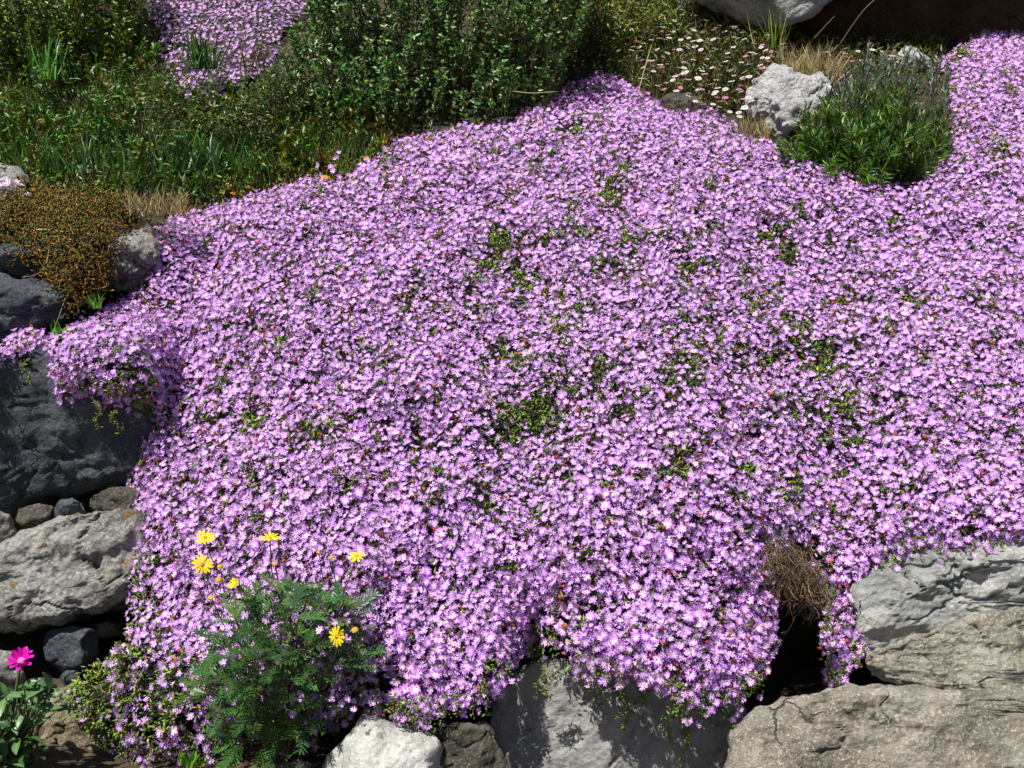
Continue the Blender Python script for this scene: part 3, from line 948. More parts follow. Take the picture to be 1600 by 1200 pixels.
# trailing shoots over the slab and the wall
def trailing(px0, py0, Ystart, length, nleaf):
    p = unproj(px0, py0, Ystart)
    n = 12
    t = np.linspace(0, 1, n)
    pts = p + np.stack([0.008 * np.sin(t * 7 + px0) + 0.01 * t * random.uniform(-1, 1), -0.004 * np.sin(t * 5) + 0 * t, -length * t], -1)
    g = Geo()
    polytube(g, pts, 0.0013, 0.0008, (0.16, 0.17, 0.05), 4)
    tt = np.repeat(np.linspace(0.08, 1, nleaf), 4)
    P = np.stack([np.interp(tt, t, pts[:, k]) for k in range(3)], -1)
    d = nrm(rng.normal(0, 1, (len(P), 3)) * np.array([1, 1, .5]) + np.array([0, 0, 0.15]))
    s = rng.uniform(0.008, 0.014, len(P))
    g.inst(PLUMP_V, PLUMP_F, P, leaf_frames(d, nrm(rng.normal(0, 1, P.shape))), np.stack([s * .3, s, s * .3], -1), pick([(0.20, 0.24, 0.06), (0.13, 0.18, 0.05)], [1, 1], len(P), .25))
    part('trailing_shoot', g, M_SUCC, ice)


for (x, y, L) in [(848, 1040, .065), (861, 1045, .075), (918, 1050, .05), (936, 1058, .075), (972, 1062, .095), (978, 1075, .11), (997, 1062, .07), (1012, 1070, .05), (1049, 1085, .12), (1078, 1088, .16), (1070, 1095, .09), (40, 560, .06), (150, 625, .07), (178, 640, .06), (1345, 1010, .05), (1180, 1050, .05)]:
    yy = 2.0 if y > 800 else 2.42
    trailing(x, y, yy if x < 1200 else 2.06, L, int(L * 140))

# patch of dead brown stems over the hollow
g = Geo()
for k in range(620):
    a = random.random()
    x0, y0 = 1205 + 80 * a + random.gauss(0, 9), 862 + 60 * a + random.gauss(0, 20)
    p = unproj(x0, y0, 2.06 + random.gauss(0, .025) + 0.04 * abs(a - .5))
    L = random.uniform(0.012, 0.050) * (1.1 - 0.35 * a)
    t = np.linspace(0, 1, 6)
    sx = random.gauss(0.2, .55)
    pts = p + np.stack([L * (sx * t + 0.35 * random.gauss(0, 1) * np.sin(t * 3)), -0.02 * np.sin(t * 2.2) * random.uniform(-.3, 1.5), -L * t + L * .3 * random.gauss(0, 1) * np.sin(t * 4)], -1)
    polytube(g, pts, 0.0010, 0.0005, vary(random.choice([(0.13, 0.085, 0.05), (0.08, 0.055, 0.035), (0.20, 0.14, 0.09)]), 1, .3)[0], 3)
part('dead_stems', g, M_STEM, ice, kind='stuff')


# ---- the second mat up on the bank
UP = [(226, -40), (232, 0), (240, 30), (262, 60), (258, 85), (268, 110), (280, 125), (262, 140), (282, 148), (300, 152), (305, 166), (335, 165), (345, 148), (370, 140), (400, 120), (425, 100), (440, 60), (470, 30), (480, 0), (485, -40)]
patch2 = Patch(UP, lambda a, b: bankY(a, b) - 0.13, 9, 20, 0.08, 0.03, 6, 3.0)
org2 = bankP(340, 120)
ice2 = thing('ice_plant', 'smaller pink ice plant mat running up between two dark shrubs', 'ice plant', org2)
part('cushion', patch2.base((0.03, 0.03, 0.015), 0.025), M_CUSH, ice2, smooth=True)
P, N, px, py = patch2.sample(0.03)
g = Geo(); succulent_leaves(g, P, N, 3, 0.022, ICE_LEAF, ICE_W, 1.2, 0.28, 0.01)
part('leaves', g, M_SUCC, ice2, kind='stuff')
P, N, px, py = patch2.sample(0.015, lambda a, b: 0.95 - 0.9 * np.exp(-(((a - 310) / 22) ** 2 + ((b - 85) / 22) ** 2)))
g = Geo(); add_flowers(g, P + N * rng.uniform(0, .012, (len(P), 1)), face_sun(N), rng.uniform(0.009, 0.012, len(P)))
part('flowers', g, M_PETAL, ice2, kind='stuff')

# ---- bleached little clump at the left edge
CL = [(-70, 284), (0, 280), (24, 286), (40, 304), (30, 322), (0, 326), (-70, 334)]
patch3 = Patch(CL, lambda a, b: bankY(a, b) - 0.24, 6, 14, 0.05, 0.015, 9, 4.0)
org3 = bankP(0, 322)
ice3 = thing('ice_plant', 'little clump of bleached pale pink blossoms on a pale stone', 'ice plant', org3)
part('cushion', patch3.base((0.03, 0.03, 0.015), 0.02), M_CUSH, ice3, smooth=True)
P, N, px, py = patch3.sample(0.018)
g = Geo(); add_flowers(g, P + N * rng.uniform(0, .015, (len(P), 1)), face_sun(N), rng.uniform(0.012, 0.017, len(P)), 0.6)
part('flowers', g, M_PETAL, ice3, kind='stuff')

# ------------------------------------------------------------------ mossy cushion hanging over the left stones
SED = [(-130, 330), (-40, 318), (30, 312), (110, 304), (170, 312), (205, 322), (225, 338), (200, 352), (180, 362), (172, 372), (164, 420), (146, 452), (122, 478), (100, 470), (88, 440), (62, 405), (0, 388), (-130, 395)]
pat = Patch(SED, lambda a, b: np.interp(b, [290, 330, 400, 480], [3.14, 2.94, 2.72, 2.62]) + 0 * a, 8, 30, 0.12, 0.09, 9, 6.0)
orgs = unproj(120, 478, 2.75)
sed = thing('stonecrop', 'brown-green stonecrop cushion hanging over the left wall stones', 'stonecrop', orgs)
part('cushion', pat.base((0.03, 0.025, 0.01), 0.03), M_CUSH, sed, smooth=True)
P, N, px, py = pat.sample(0.012)
g = Geo()
succulent_leaves(g, P, N, 9, 0.018, [(0.125, 0.08, 0.018), (0.085, 0.09, 0.02), (0.17, 0.075, 0.02), (0.05, 0.055, 0.018), (0.24, 0.19, 0.07)], [6, 4, 3, 5, .5], 1.8, 0.24, 0.022)
part('leaves', g, M_SUCC, sed, kind='stuff')
g = Geo()
for k in range(46):
    i = random.randrange(len(P))
    t = np.linspace(0, 1, 8)
    d = np.array([random.gauss(0, 1), -abs(random.gauss(0, .3)), random.gauss(-.2, .6)]); d /= np.linalg.norm(d)
    L = random.uniform(.04, .12)
    pts = P[i] + N[i] * 0.012 + d * L * t[:, None] + np.outer(np.sin(t * 3.1), [random.gauss(0, .02), -.012, random.gauss(0, .02)])
    polytube(g, pts, .0010, .0006, vary((0.32, 0.24, 0.13), 1, .3)[0], 3)
part('dry_runners', g, M_STEM, sed, kind='stuff')


# ------------------------------------------------------------------ shrubs
def surface_shrub(name, label, base_px, base_py, cx_px, Yc, rx, ry, rz, zc, nshoot, shoot, leafL, leafW, per, cols, w, mat, stemc, tilt=0.35, clip=None, lump=0.12, trunk=14):
    """shrub as a lumpy dome of upright leafy shoots"""
    org = bankP(base_px, base_py)
    t = thing(name, label, 'shrub', org)
    C = np.array([unproj(cx_px, 300, Yc)[0], Yc, zc])
    n = nshoot
    d = nrm(rng.normal(0, 1, (n * 3, 3)))
    d = d[(d[:, 2] > -0.45) & (d[:, 1] < 0.55)][:n]
    n = len(d)
    lumpy = 1 + lump * np.array([noise.fractal(Vector(q * 2.4 + base_px), 1, 2, 3) for q in d])
    rad = lumpy * (1 - 0.35 * rng.random(n) ** 2.2)
    tip = C + d * np.array([rx, ry, rz]) * rad[:, None]
    if clip is not None:
        px, py, _ = pixel(tip)
        m = clip(px, py)
        tip, d = tip[m], d[m]
        n = len(tip)
    dirn = nrm(np.stack([d[:, 0] * tilt, d[:, 1] * tilt, np.full(n, 1.0)], -1) + rng.normal(0, 0.16, (n, 3)))
    L = shoot * rng.uniform(0.6, 1.25, n)
    root = tip - dirn * L[:, None]
    gs = Geo()
    tubes(gs, root, tip, 0.0018, 0.0007, vary(stemc, n, .3), 3)
    # limbs from the root
    tr = rng.choice(n, min(trunk, n), replace=False)
    b0 = org + np.stack([rng.normal(0, .05, len(tr)), 0.12 + rng.normal(0, .04, len(tr)), np.zeros(len(tr))], -1)
    mid = (b0 + root[tr]) / 2 + np.array([0, 0, .05])
    tubes(gs, b0, mid, 0.009, 0.006, vary((0.09, 0.065, 0.045), len(tr), .2), 5)
    tubes(gs, mid, root[tr], 0.006, 0.0022, vary((0.09, 0.065, 0.045), len(tr), .2), 5)
    part('stems', gs, M_STEM, t, kind='stuff')
    k = per
    tt = 1.02 - 0.97 * rng.random((n, k)) ** 1.4
    P = (root[:, None] + dirn[:, None] * (L[:, None] * tt)[..., None]).reshape(-1, 3)
    N = len(P)
    ax = np.repeat(dirn, k, 0)
    rad_ = nrm(np.cross(ax, rng.normal(0, 1, (N, 3))))
    ld = nrm(ax * rng.uniform(0.1, 1.0, (N, 1)) + rad_)
    s = leafL * rng.uniform(0.65, 1.25, N)
    up = nrm(ax * 0.45 + np.repeat(d, k, 0) * 0.5 + np.array([-.1, -.25, 0]) + 0.45 * rng.normal(0, 1, (N, 3)))
    gl = Geo()
    gl.inst(LEAF_V, LEAF_F, P, leaf_frames(ld, up), np.stack([s * leafW, s, s], -1), pick(cols, w, N, .28))
    part('leaves', gl, mat, t, kind='stuff')
    return t


GREEN = [(0.06, 0.13, 0.035), (0.045, 0.10, 0.03), (0.11, 0.19, 0.065), (0.16, 0.15, 0.04)]
above_mat = lambda px, py: ~inside(MAIN, px, py) & ~inside(UP, px, py)


def clip_centre(px, py):
    lim = np.interp(px, [380, 470, 560, 620, 700, 790, 850, 900, 1000], [250, 262, 240, 205, 190, 180, 150, 120, 105])
    return (py < lim) & above_mat(px, py) & (px > np.interp(py, [0, 120, 250], [455, 415, 350])) & (px < np.interp(py, [0, 60, 150], [930, 905, 860]))


surface_shrub('evergreen_shrub', 'wide dark evergreen shrub with small glossy leaves above the pink mat', 660, 190, 650, 4.12, 0.84, 0.50, 0.62, 1.78, 3900, 0.14, 0.0205, 0.42, 21,
              GREEN, [5, 4, 3, 0.6], M_GLOSSY, (0.11, 0.065, 0.035), 0.45, clip_centre, 0.22)
surface_shrub('evergreen_shrub', 'dark fine-leaved shrub at the top left beside the small pink mat', 110, 150, 85, 4.38, 0.60, 0.45, 0.48, 1.90, 2200, 0.14, 0.020, 0.40, 20,
              [(0.09, 0.15, 0.025), (0.06, 0.115, 0.022), (0.16, 0.18, 0.035)], [4, 4, 2], M_GLOSSY, (0.10, 0.07, 0.035), 0.4, lambda px, py: (px < np.interp(py, [0, 100, 165], [228, 250, 262])) & (py < 165), 0.2)
surface_shrub('low_shrub', 'low dark green shrub at the shaded foot of the evergreen', 380, 262, 390, 3.72, 0.28, 0.22, 0.22, 1.48, 620, 0.13, 0.017, 0.30, 14,
              [(0.06, 0.10, 0.03), (0.10, 0.11, 0.03), (0.04, 0.075, 0.02)], [4, 2, 3], M_GLOSSY, (0.10, 0.07, 0.03), 0.5, above_mat, 0.2)
surface_shrub('low_shrub', 'bright yellow-green herb shrub beside the little pale rock', 930, 100, 930, 4.45, 0.34, 0.30, 0.30, 1.80, 900, 0.14, 0.020, 0.35, 12,
              [(0.13, 0.17, 0.03), (0.07, 0.11, 0.03), (0.16, 0.15, 0.04)], [4, 4, 2], M_LEAF, (0.13, 0.09, 0.04), 0.5, above_mat, 0.2)


# spiky wallflower-like bush in the hollow to the right
def spiky_bush():
    org = bankP(1370, 270)
    t = thing('spiky_bush', 'green narrow-leaved bush with upright spikes in the pink mat hollow', 'shrub', org)
    gs, gl = Geo(), Geo()
    n = 700
    a = rng.uniform(0, 2 * math.pi, n); r = np.sqrt(rng.random(n))
    C = unproj(1355, 284, 3.46)
    base = C + np.stack([r * np.cos(a) * 0.23, 0.14 + r * np.sin(a) * 0.17, np.zeros(n) - 0.02], -1)
    out = np.stack([r * np.cos(a), r * np.sin(a) * .8, np.zeros(n)], -1)
    h = rng.uniform(0.08, 0.38, n) * (0.85 + 0.7 * fbm(np.stack([r * np.cos(a), r * np.sin(a), 0 * r], -1), 2.6, 2, 77.0)) * (1.08 - 0.5 * r ** 2)
    tip = base + out * (0.12 * rng.uniform(.6, 1.2, n))[:, None] + np.stack([0 * h, 0 * h, h], -1)
    px, py, _ = pixel(tip)
    m = (px > np.interp(py, [100, 150, 200, 245], [1335, 1292, 1240, 1205])) & (px < 1490) & (py > 95)
    base, tip = base[m], tip[m]; n = len(base)
    tubes(gs, base, tip, .0025, .0012, vary((0.10, 0.10, 0.04), n, .25), 3)
    k = 34
    tt = 0.25 + 0.77 * rng.random((n, k)) ** 0.6
    P = (base[:, None] + (tip - base)[:, None] * tt[..., None]).reshape(-1, 3)
    ax = np.repeat(nrm(tip - base), k, 0)
    rad = nrm(np.cross(ax, rng.normal(0, 1, P.shape)))
    d = nrm(ax * rng.uniform(.5, 2.2, (len(P), 1)) + rad)
    s = rng.uniform(.022, .050, len(P))
    hh = np.repeat(np.clip((tip[:, 2] - org[2]) / .36, 0, 1), k)
    col = pick([(0.05, 0.115, 0.025), (0.09, 0.165, 0.03), (0.035, 0.07, 0.025), (0.18, 0.21, 0.05)], [4, 3, 3.5, .8], len(P), .25)
    gl.inst(BLADE_V, BLADE_F, P, leaf_frames(d, nrm(ax + .3 * rng.normal(0, 1, P.shape))), np.stack([s * .10, s, s], -1), col)
    part('stems', gs, M_STEM, t, kind='stuff')
    part('leaves', gl, M_LEAF, t, kind='stuff')
    # upright spent flower spikes
    for j in range(90):
        px = random.uniform(1225, 1482)
        top = {0: 200}.get(-1, np.interp(px, [1215, 1240, 1300, 1360, 1420, 1482], [205, 175, 135, 72, 80, 88])) + random.uniform(-8, 40)
        Y = random.uniform(3.55, 3.92)
        p1 = unproj(px, top, Y)
        L = random.uniform(.10, .22)
        p0 = p1 + np.array([random.gauss(0, .012), random.gauss(0, .02), -L])
        g = Geo()
        tubes(g, p0[None], p1[None], .0016, .0010, (0.09, 0.10, 0.06), 3)
        m = 26
        tt = np.linspace(.35, 1.0, m)
        P = p0 + (p1 - p0) * tt[:, None]
        d = nrm(np.stack([rng.normal(0, .5, m), rng.normal(0, .5, m), np.full(m, 1.0)], -1))
        s = rng.uniform(.012, .022, m)
        g.inst(BLADE_V, BLADE_F, P, leaf_frames(d, nrm(rng.normal(0, 1, P.shape))), np.stack([s * .26, s, s], -1), pick([(0.19, 0.23, 0.18), (0.13, 0.16, 0.12), (0.18, 0.12, 0.12)], [3, 3, 1], m, .2))
        part('flower_spike', g, M_LEAF, t)


spiky_bush()


# dry straw tuft behind the boulder and one at its foot
def straw_tuft(label, px0, px1, py0, Y, h, n):
    org = unproj((px0 + px1) / 2, py0, Y)
    t = thing('straw_tuft', label, 'dry grass', org)
    g = Geo()
    p = np.stack([rng.uniform(px0, px1, n), np.full(n, py0) + rng.uniform(-8, 4, n)], -1)
    P = unproj(p[:, 0], p[:, 1], Y + rng.uniform(-.05, .05, n))
    d = nrm(np.stack([rng.normal(0, .45, n), rng.normal(0, .4, n), np.full(n, 1.0)], -1))
    s = h * rng.uniform(.5, 1.2, n)
    g.inst(BLADE_V, BLADE_F, P, leaf_frames(d, nrm(rng.normal(0, 1, P.shape))), np.stack([np.full(n, .0022), s, s], -1), pick([(0.30, 0.25, 0.15), (0.20, 0.16, 0.09), (0.38, 0.34, 0.22)], [3, 3, 1], n, .2))
    part('blades', g, M_STEM, t, kind='stuff')


straw_tuft('dry straw-coloured tuft rising behind the white notched boulder', 1222, 1308, 128, 3.98, 0.13, 520)
straw_tuft('pale tangled dry grass between the stonecrop and the pink mat', 200, 296, 335, 2.98, 0.07, 380)
straw_tuft('small dry tuft at the lower edge of the white notched boulder', 1152, 1205, 222, 3.66, 0.08, 320)

# ------------------------------------------------------------------ daisies
DAISY_V, DAISY_F = [], []
for k in range(12):
    a = 2 * math.pi * k / 12
    d = np.array([math.cos(a), math.sin(a), 0]); p = np.array([-d[1], d[0], 0])
    i = len(DAISY_V)
    DAISY_V += [d * .2, d * .75 - p * .18 + [0, 0, .05], d * 1.0, d * .75 + p * .18 + [0, 0, .05]]
    DAISY_F += [[i, i + 1, i + 2], [i, i + 2, i + 3]]
i = len(DAISY_V)
DAISY_V += [np.array([math.cos(t) * .3, math.sin(t) * .3, .08]) for t in np.arange(6) * math.pi / 3] + [np.array([0, 0, .2])]
DAISY_F += [[i + k, i + (k + 1) % 6, i + 6] for k in range(6)]
DAISY_V = np.array([np.asarray(v, float) for v in DAISY_V])


def daisy_mesh(ray):
    g = Geo()
    C = np.concatenate([np.tile(np.asarray(ray, float), (48, 1)), np.tile([[0.45, 0.34, 0.05]], (7, 1))])
    g.add(DAISY_V, DAISY_F, C)
    me = g.mesh('flower'); me.materials.append(M_PETAL)
    return me


DM = [daisy_mesh((0.80, 0.78, 0.76)), daisy_mesh((0.78, 0.66, 0.72)), daisy_mesh((0.56, 0.24, 0.42)), daisy_mesh((0.34, 0.08, 0.20))]


def fleabane(label, boxpoly, n, hmin, hmax, w, nfol, flowerpoly=None):
    P_ = np.array(boxpoly, float)
    def samp(m, poly):
        Q = np.array(poly, float); out = np.zeros((0, 2))
        while len(out) < m:
            c = np.stack([rng.uniform(Q[:, 0].min(), Q[:, 0].max(), m * 3), rng.uniform(Q[:, 1].min(), Q[:, 1].max(), m * 3)], -1)
            out = np.concatenate([out, c[inside(poly, c[:, 0], c[:, 1]) & ~inside(MAIN, c[:, 0], c[:, 1])]])
        return out[:m]
    ctr = P_.mean(0)
    org = bankP(ctr[0], ctr[1])
    t = thing('fleabane', label, 'daisy plant', org)
    q = samp(nfol, boxpoly)
    B = bankP(q[:, 0], q[:, 1])
    m = len(B)
    g = Geo()
    h = rng.uniform(0, .07, m)
    d = nrm(np.stack([rng.normal(0, .6, m), rng.normal(-.1, .6, m), np.full(m, .6)], -1))
    s = rng.uniform(.018, .045, m)
    g.inst(LEAF_V, LEAF_F, B + np.stack([0 * h, 0 * h, h], -1), leaf_frames(d, nrm(rng.normal(0, 1, B.shape) + [0, 0, 1])), np.stack([s * .2, s, s], -1),
           pick([(0.055, 0.08, 0.022), (0.09, 0.11, 0.03), (0.12, 0.08, 0.03), (0.035, 0.05, 0.018)], [4, 3, 2.5, 3], m, .28))
    part('foliage', g, M_LEAF, t, kind='stuff')
    q = samp(n, flowerpoly or boxpoly)
    # the flower heads show at q; their stems run down to the bank
    Yh = bankY(q[:, 0], q[:, 1]) - rng.uniform(hmin, hmax, n)
    H = unproj(q[:, 0], q[:, 1], Yh)
    g = Geo()
    foot = H - np.stack([rng.normal(0, .015, n), rng.normal(0, .02, n), rng.uniform(.10, .16, n)], -1)
    tubes(g, foot, H, .0010, .0008, vary((0.11, 0.10, 0.04), n, .25), 3)
    part('stems', g, M_STEM, t, kind='stuff')
    N = nrm(np.stack([rng.normal(0, .3, n), rng.normal(-.25, .3, n), np.full(n, 1.0)], -1) + LS * .3)
    R = frames(N)
    kind = rng.choice(4, n, p=np.array(w) / sum(w))
    for j in range(n):
        o = link('flower', DM[kind[j]], parent=t, loc=tuple(H[j] - org), rot=Matrix(R[j].tolist()).to_euler())
        o.scale = (random.uniform(.0095, .0135),) * 3


fleabane('sprawling white and pink fleabane daisies between the shrub and the white boulder',
         [(935, 20), (1000, 0), (1090, 0), (1150, 50), (1230, 60), (1225, 105), (1185, 130), (1165, 185), (1130, 185), (1060, 172), (1000, 145), (950, 118)], 236, .16, .30, [5, 5, 2.4, 1.6], 7500,
         [(945, 15), (1000, 5), (1085, 2), (1100, 30), (1160, 45), (1235, 50), (1230, 100), (1185, 125), (1165, 185), (1130, 185), (1075, 160), (1005, 130), (960, 60)])
fleabane('fleabane daisies in front of the shaded brown rock', [(1240, 50), (1330, 50), (1480, 62), (1470, 120), (1380, 125), (1300, 115), (1240, 100)], 52, .16, .30, [4, 3, 3, 3], 1300,
         [(1270, 50), (1330, 50), (1400, 62), (1400, 105), (1310, 98), (1270, 84)])

# ------------------------------------------------------------------ weeds and grass on the left of the bank
def region_scatter(poly, n):
    Q = np.array(poly, float)
    out = np.zeros((0, 2))
    while len(out) < n:
        c = np.stack([rng.uniform(Q[:, 0].min(), Q[:, 0].max(), n * 2), rng.uniform(Q[:, 1].min(), Q[:, 1].max(), n * 2)], -1)
        out = np.concatenate([out, c[inside(poly, c[:, 0], c[:, 1]) & ~inside(MAIN, c[:, 0], c[:, 1]) & ~inside(UP, c[:, 0], c[:, 1])]])
    return out[:n]


LEFTBANK = [(-200, 60), (200, 80), (300, 150), (480, 150), (620, 200), (610, 240), (520, 290), (400, 310), (300, 330), (-200, 345)]
q = region_scatter(LEFTBANK, 9000)
B = bankP(q[:, 0], q[:, 1])
m = len(B)
clump = fbm(B, 7.0, 3, 4.0)
s = rng.uniform(.03, .085, m) * (1 + 0.9 * np.clip(clump, -.5, .8))
d = nrm(np.stack([rng.normal(0, .35, m), rng.normal(-.1, .35, m), np.full(m, 1.0)], -1))
g = Geo()
cg = np.where((clump > 0.0)[:, None], pick([(0.045, 0.09, 0.025), (0.07, 0.12, 0.03), (0.04, 0.06, 0.02)], [4, 2, 3], m), pick([(0.09, 0.085, 0.03), (0.07, 0.085, 0.025), (0.12, 0.09, 0.04)], [4, 5, 1.5], m))
g.inst(BLADE_V, BLADE_F, B, leaf_frames(d, nrm(rng.normal(0, 1, B.shape))), np.stack([rng.uniform(.0022, .005, m), s, s], -1), cg)
q = region_scatter(LEFTBANK, 3000)
B2 = bankP(q[:, 0], q[:, 1])
cl2 = fbm(B2, 6.0, 3, 14.0)
keep = rng.random(len(B2)) < np.clip(.55 + cl2 * 1.2, .1, 1)
B2, cl2 = B2[keep], cl2[keep]
h2 = rng.uniform(.03, .12, len(B2)) * (1 + np.clip(cl2, -.4, .6))
ax2 = nrm(np.stack([rng.normal(0, .3, len(B2)), rng.normal(-.1, .3, len(B2)), np.ones(len(B2))], -1))
tubes(g, B2, B2 + ax2 * h2[:, None], .0016, .0008, (0.09, 0.09, 0.03), 3)
k2 = 16
P2 = (B2[:, None] + ax2[:, None] * (h2[:, None] * (1 - .8 * rng.random((len(B2), k2)) ** 1.3))[..., None]).reshape(-1, 3)
d2 = nrm(np.repeat(ax2, k2, 0) * rng.uniform(.1, .9, (len(P2), 1)) + nrm(rng.normal(0, 1, P2.shape)))
sz = np.repeat(rng.uniform(.014, .030, len(B2)), k2) * rng.uniform(.7, 1.2, len(P2))
sh = np.repeat(pick([(0.045, 0.11, 0.022), (0.085, 0.16, 0.03), (0.11, 0.11, 0.025), (0.22, 0.30, 0.14), (0.15, 0.10, 0.03)], [7, 4, 3, 1.2, .6], len(B2), .25), k2, 0)
g.inst(LEAF_V, LEAF_F, P2, leaf_frames(d2, nrm(rng.normal(0, .5, P2.shape) + [0, 0, 1])), np.stack([sz * .33, sz, sz], -1), sh * np.exp(rng.normal(0, .15, (len(P2), 1))))
o = link('grass', g.mesh('grass', B[0]), M_LEAF, loc=tuple(B[0]), kind='stuff')
tag(o, 'rough grass and fine weeds over the left of the bank', 'grass')
# low ground cover under everything on the upper bank
q = region_scatter([(-200, -40), (1800, -40), (1800, 60), (1480, 280), (1380, 300), (1180, 220), (950, 125), (620, 225), (400, 312), (300, 335), (-200, 345)], 22000)
B = bankP(q[:, 0], q[:, 1]); m = len(B)
d = nrm(np.stack([rng.normal(0, .6, m), rng.normal(-.2, .6, m), np.full(m, .7)], -1))
s = rng.uniform(.012, .03, m)
g = Geo()
g.inst(LEAF_V, LEAF_F, B + np.stack([0 * s, 0 * s, rng.uniform(0, .025, m)], -1), leaf_frames(d, nrm(rng.normal(0, 1, B.shape) + [0, 0, .7])), np.stack([s * .35, s, s], -1), pick([(0.075, 0.075, 0.022), (0.05, 0.075, 0.02), (0.10, 0.065, 0.025), (0.03, 0.045, 0.015)], [4, 5, 1, 3], m))
o = link('ground_cover', g.mesh('ground_cover', B[0]), M_LEAF, loc=tuple(B[0]), kind='stuff')
tag(o, 'low olive-brown ground cover on the upper bank', 'ground cover')


def big_leaf_mesh(name, mat, L=1.0, w=0.45, col=(0.08, 0.13, 0.04), fold=0.10, droop=0.25, seed=0):
    """oval leaf with midrib fold and droop, length 1"""
    r = random.Random(seed)
    n = 7
    V, F = [], []
    for i in range(n):
        t = i / (n - 1)
        wd = w * math.sin(math.pi * min(1, t * 0.97 + 0.02)) ** 0.75 * (1 - .25 * t)
        z = -droop * t * t
        wob = r.uniform(-.02, .02)
        V += [(-wd / 2, t, z + fold * wd + wob), (0, t, z), (wd / 2, t, z + fold * wd - wob)]
    for i in range(n - 1):
        a = i * 3
        for k in (0, 1):
            F += [[a + k, a + k + 1, a + k + 4], [a + k, a + k + 4, a + k + 3]]
    g = Geo()
    C = np.tile(np.asarray(col, float), (len(V), 1))
    C[1::3] = np.minimum(C[1::3] * 1.5, .9)
    g.add(np.array(V) * L, F, C)
    me = g.mesh(name, smooth=True)
    me.materials.append(mat)
    return me


WEED_L = [big_leaf_mesh('leaf', M_GLOSSY, 1, .5, c, .1, .2, k) for k, c in enumerate([(0.13, 0.19, 0.07), (0.10, 0.17, 0.05), (0.19, 0.24, 0.12), (0.08, 0.14, 0.05)])]


def leafy_weed(label, px, py, Y, nst, h, ll, spread=.08):
    h *= 1.5
    org = unproj(px, py, Y)
    t = thing('leafy_weed', label, 'weed', org)
    g = Geo()
    for k in range(nst):
        p0 = org + np.array([random.gauss(0, .015), random.gauss(0, .015), 0])
        p1 = org + np.array([random.gauss(0, spread), random.gauss(-.03, spread * .6), h * random.uniform(.6, 1.1)])
        tubes(g, p0[None], p1[None], .002, .001, (0.12, 0.14, 0.05), 4)
        for j in range(7):
            u_ = .35 + .65 * j / 6
            p = p0 + (p1 - p0) * u_
            a = j * 2.4 + random.random()
            d = nrm(np.array([[math.cos(a), math.sin(a), random.uniform(.0, .7)]]))
            R = leaf_frames(d, np.array([[0, 0, 1.0]]) + .2 * rng.normal(0, 1, (1, 3)))[0]
            o = link('leaf', random.choice(WEED_L), parent=t, loc=tuple(p - org), rot=Matrix(R.tolist()).to_euler())
            o.scale = (ll * random.uniform(.6, 1.15),) * 3
    part('stems', g, M_STEM, t)


leafy_weed('pale leafy weed right below the upper left shrub', 150, 178, 3.72, 4, .10, .034, .06)
leafy_weed('pale broad weed leaves at the shrub edge above the grass', 78, 160, 3.80, 2, .07, .042, .03)
leafy_weed('leafy green weed in the grass below the small pink mat', 225, 215, 3.55, 5, .11, .034, .07)
leafy_weed('leafy weed on the grass left of the low shrub', 265, 255, 3.42, 4, .10, .030, .06)
leafy_weed('lone weed with glinting leaves above the stonecrop', 140, 302, 3.22, 2, .07, .028, .03)
leafy_weed('weed spilling from the tip of the small pink mat', 320, 172, 3.72, 3, .08, .032, .05)
leafy_weed('small weed at the edge of the pink mat below dark grass', 262, 298, 3.22, 3, .07, .026, .04)


def grass_tuft(label, px, py, Y, n, h, w, cols, cw, sx=.03, lean=(0, 0), name='grass_tuft'):
    org = unproj(px, py, Y)
    t = thing(name, label, 'grass', org)
    P = org + np.stack([rng.normal(0, sx, n), rng.normal(0, sx * .6, n), np.zeros(n)], -1)
    d = nrm(np.stack([rng.normal(lean[0], .3, n), rng.normal(lean[1], .3, n), np.full(n, 1.0)], -1))
    s = h * rng.uniform(.5, 1.15, n)
    g = Geo()
    g.inst(BLADE_V, BLADE_F, P, leaf_frames(d, nrm(rng.normal(0, 1, P.shape))), np.stack([np.full(n, w), s, s], -1), pick(cols, cw, n, .2))
    part('blades', g, M_LEAF, t, kind='stuff')


DG = [(0.04, 0.09, 0.03), (0.06, 0.12, 0.035), (0.10, 0.14, 0.06)]
grass_tuft('dark green upright tuft growing through the small pink mat', 312, 108, 3.88, 70, .15, .006, DG, [3, 2, 1], .035)
grass_tuft('slim dry tuft at the right edge of the small pink mat', 392, 112, 3.82, 36, .13, .004, [(0.12, 0.13, 0.06), (0.16, 0.12, 0.07)], [1, 1], .03)
grass_tuft('bright green tuft in the left shrub', 76, 125, 3.86, 60, .15, .005, [(0.07, 0.20, 0.04), (0.10, 0.17, 0.05)], [2, 1], .03)
grass_tuft('dark reed-like tuft below the low shrub', 300, 268, 3.40, 120, .14, .006, DG, [4, 2, 1], .07)
grass_tuft('dark grass tuft left of the reed-like tuft', 120, 270, 3.38, 110, .13, .005, DG, [4, 2, 1], .08)
grass_tuft('tall thin grass beside the boulder lip', 1212, 88, 4.25, 26, .22, .004, [(0.14, 0.19, 0.05), (0.20, 0.20, 0.08)], [1, 1], .025)
grass_tuft('tiny green sprig on the ledge above the trailing pink flowers', 90, 522, 2.52, 22, .035, .004, [(0.10, 0.24, 0.05)], [1], .008)
grass_tuft('tiny green sprig in the dark crack beside the pink mat', 150, 482, 2.62, 22, .05, .004, [(0.10, 0.24, 0.05), (0.2, 0.26, 0.06)], [2, 1], .008)
grass_tuft('small green tuft at the top of the white foot stone', 625, 1130, 2.02, 40, .05, .004, [(0.08, 0.18, 0.04), (0.12, 0.2, 0.05)], [1, 1], .016)
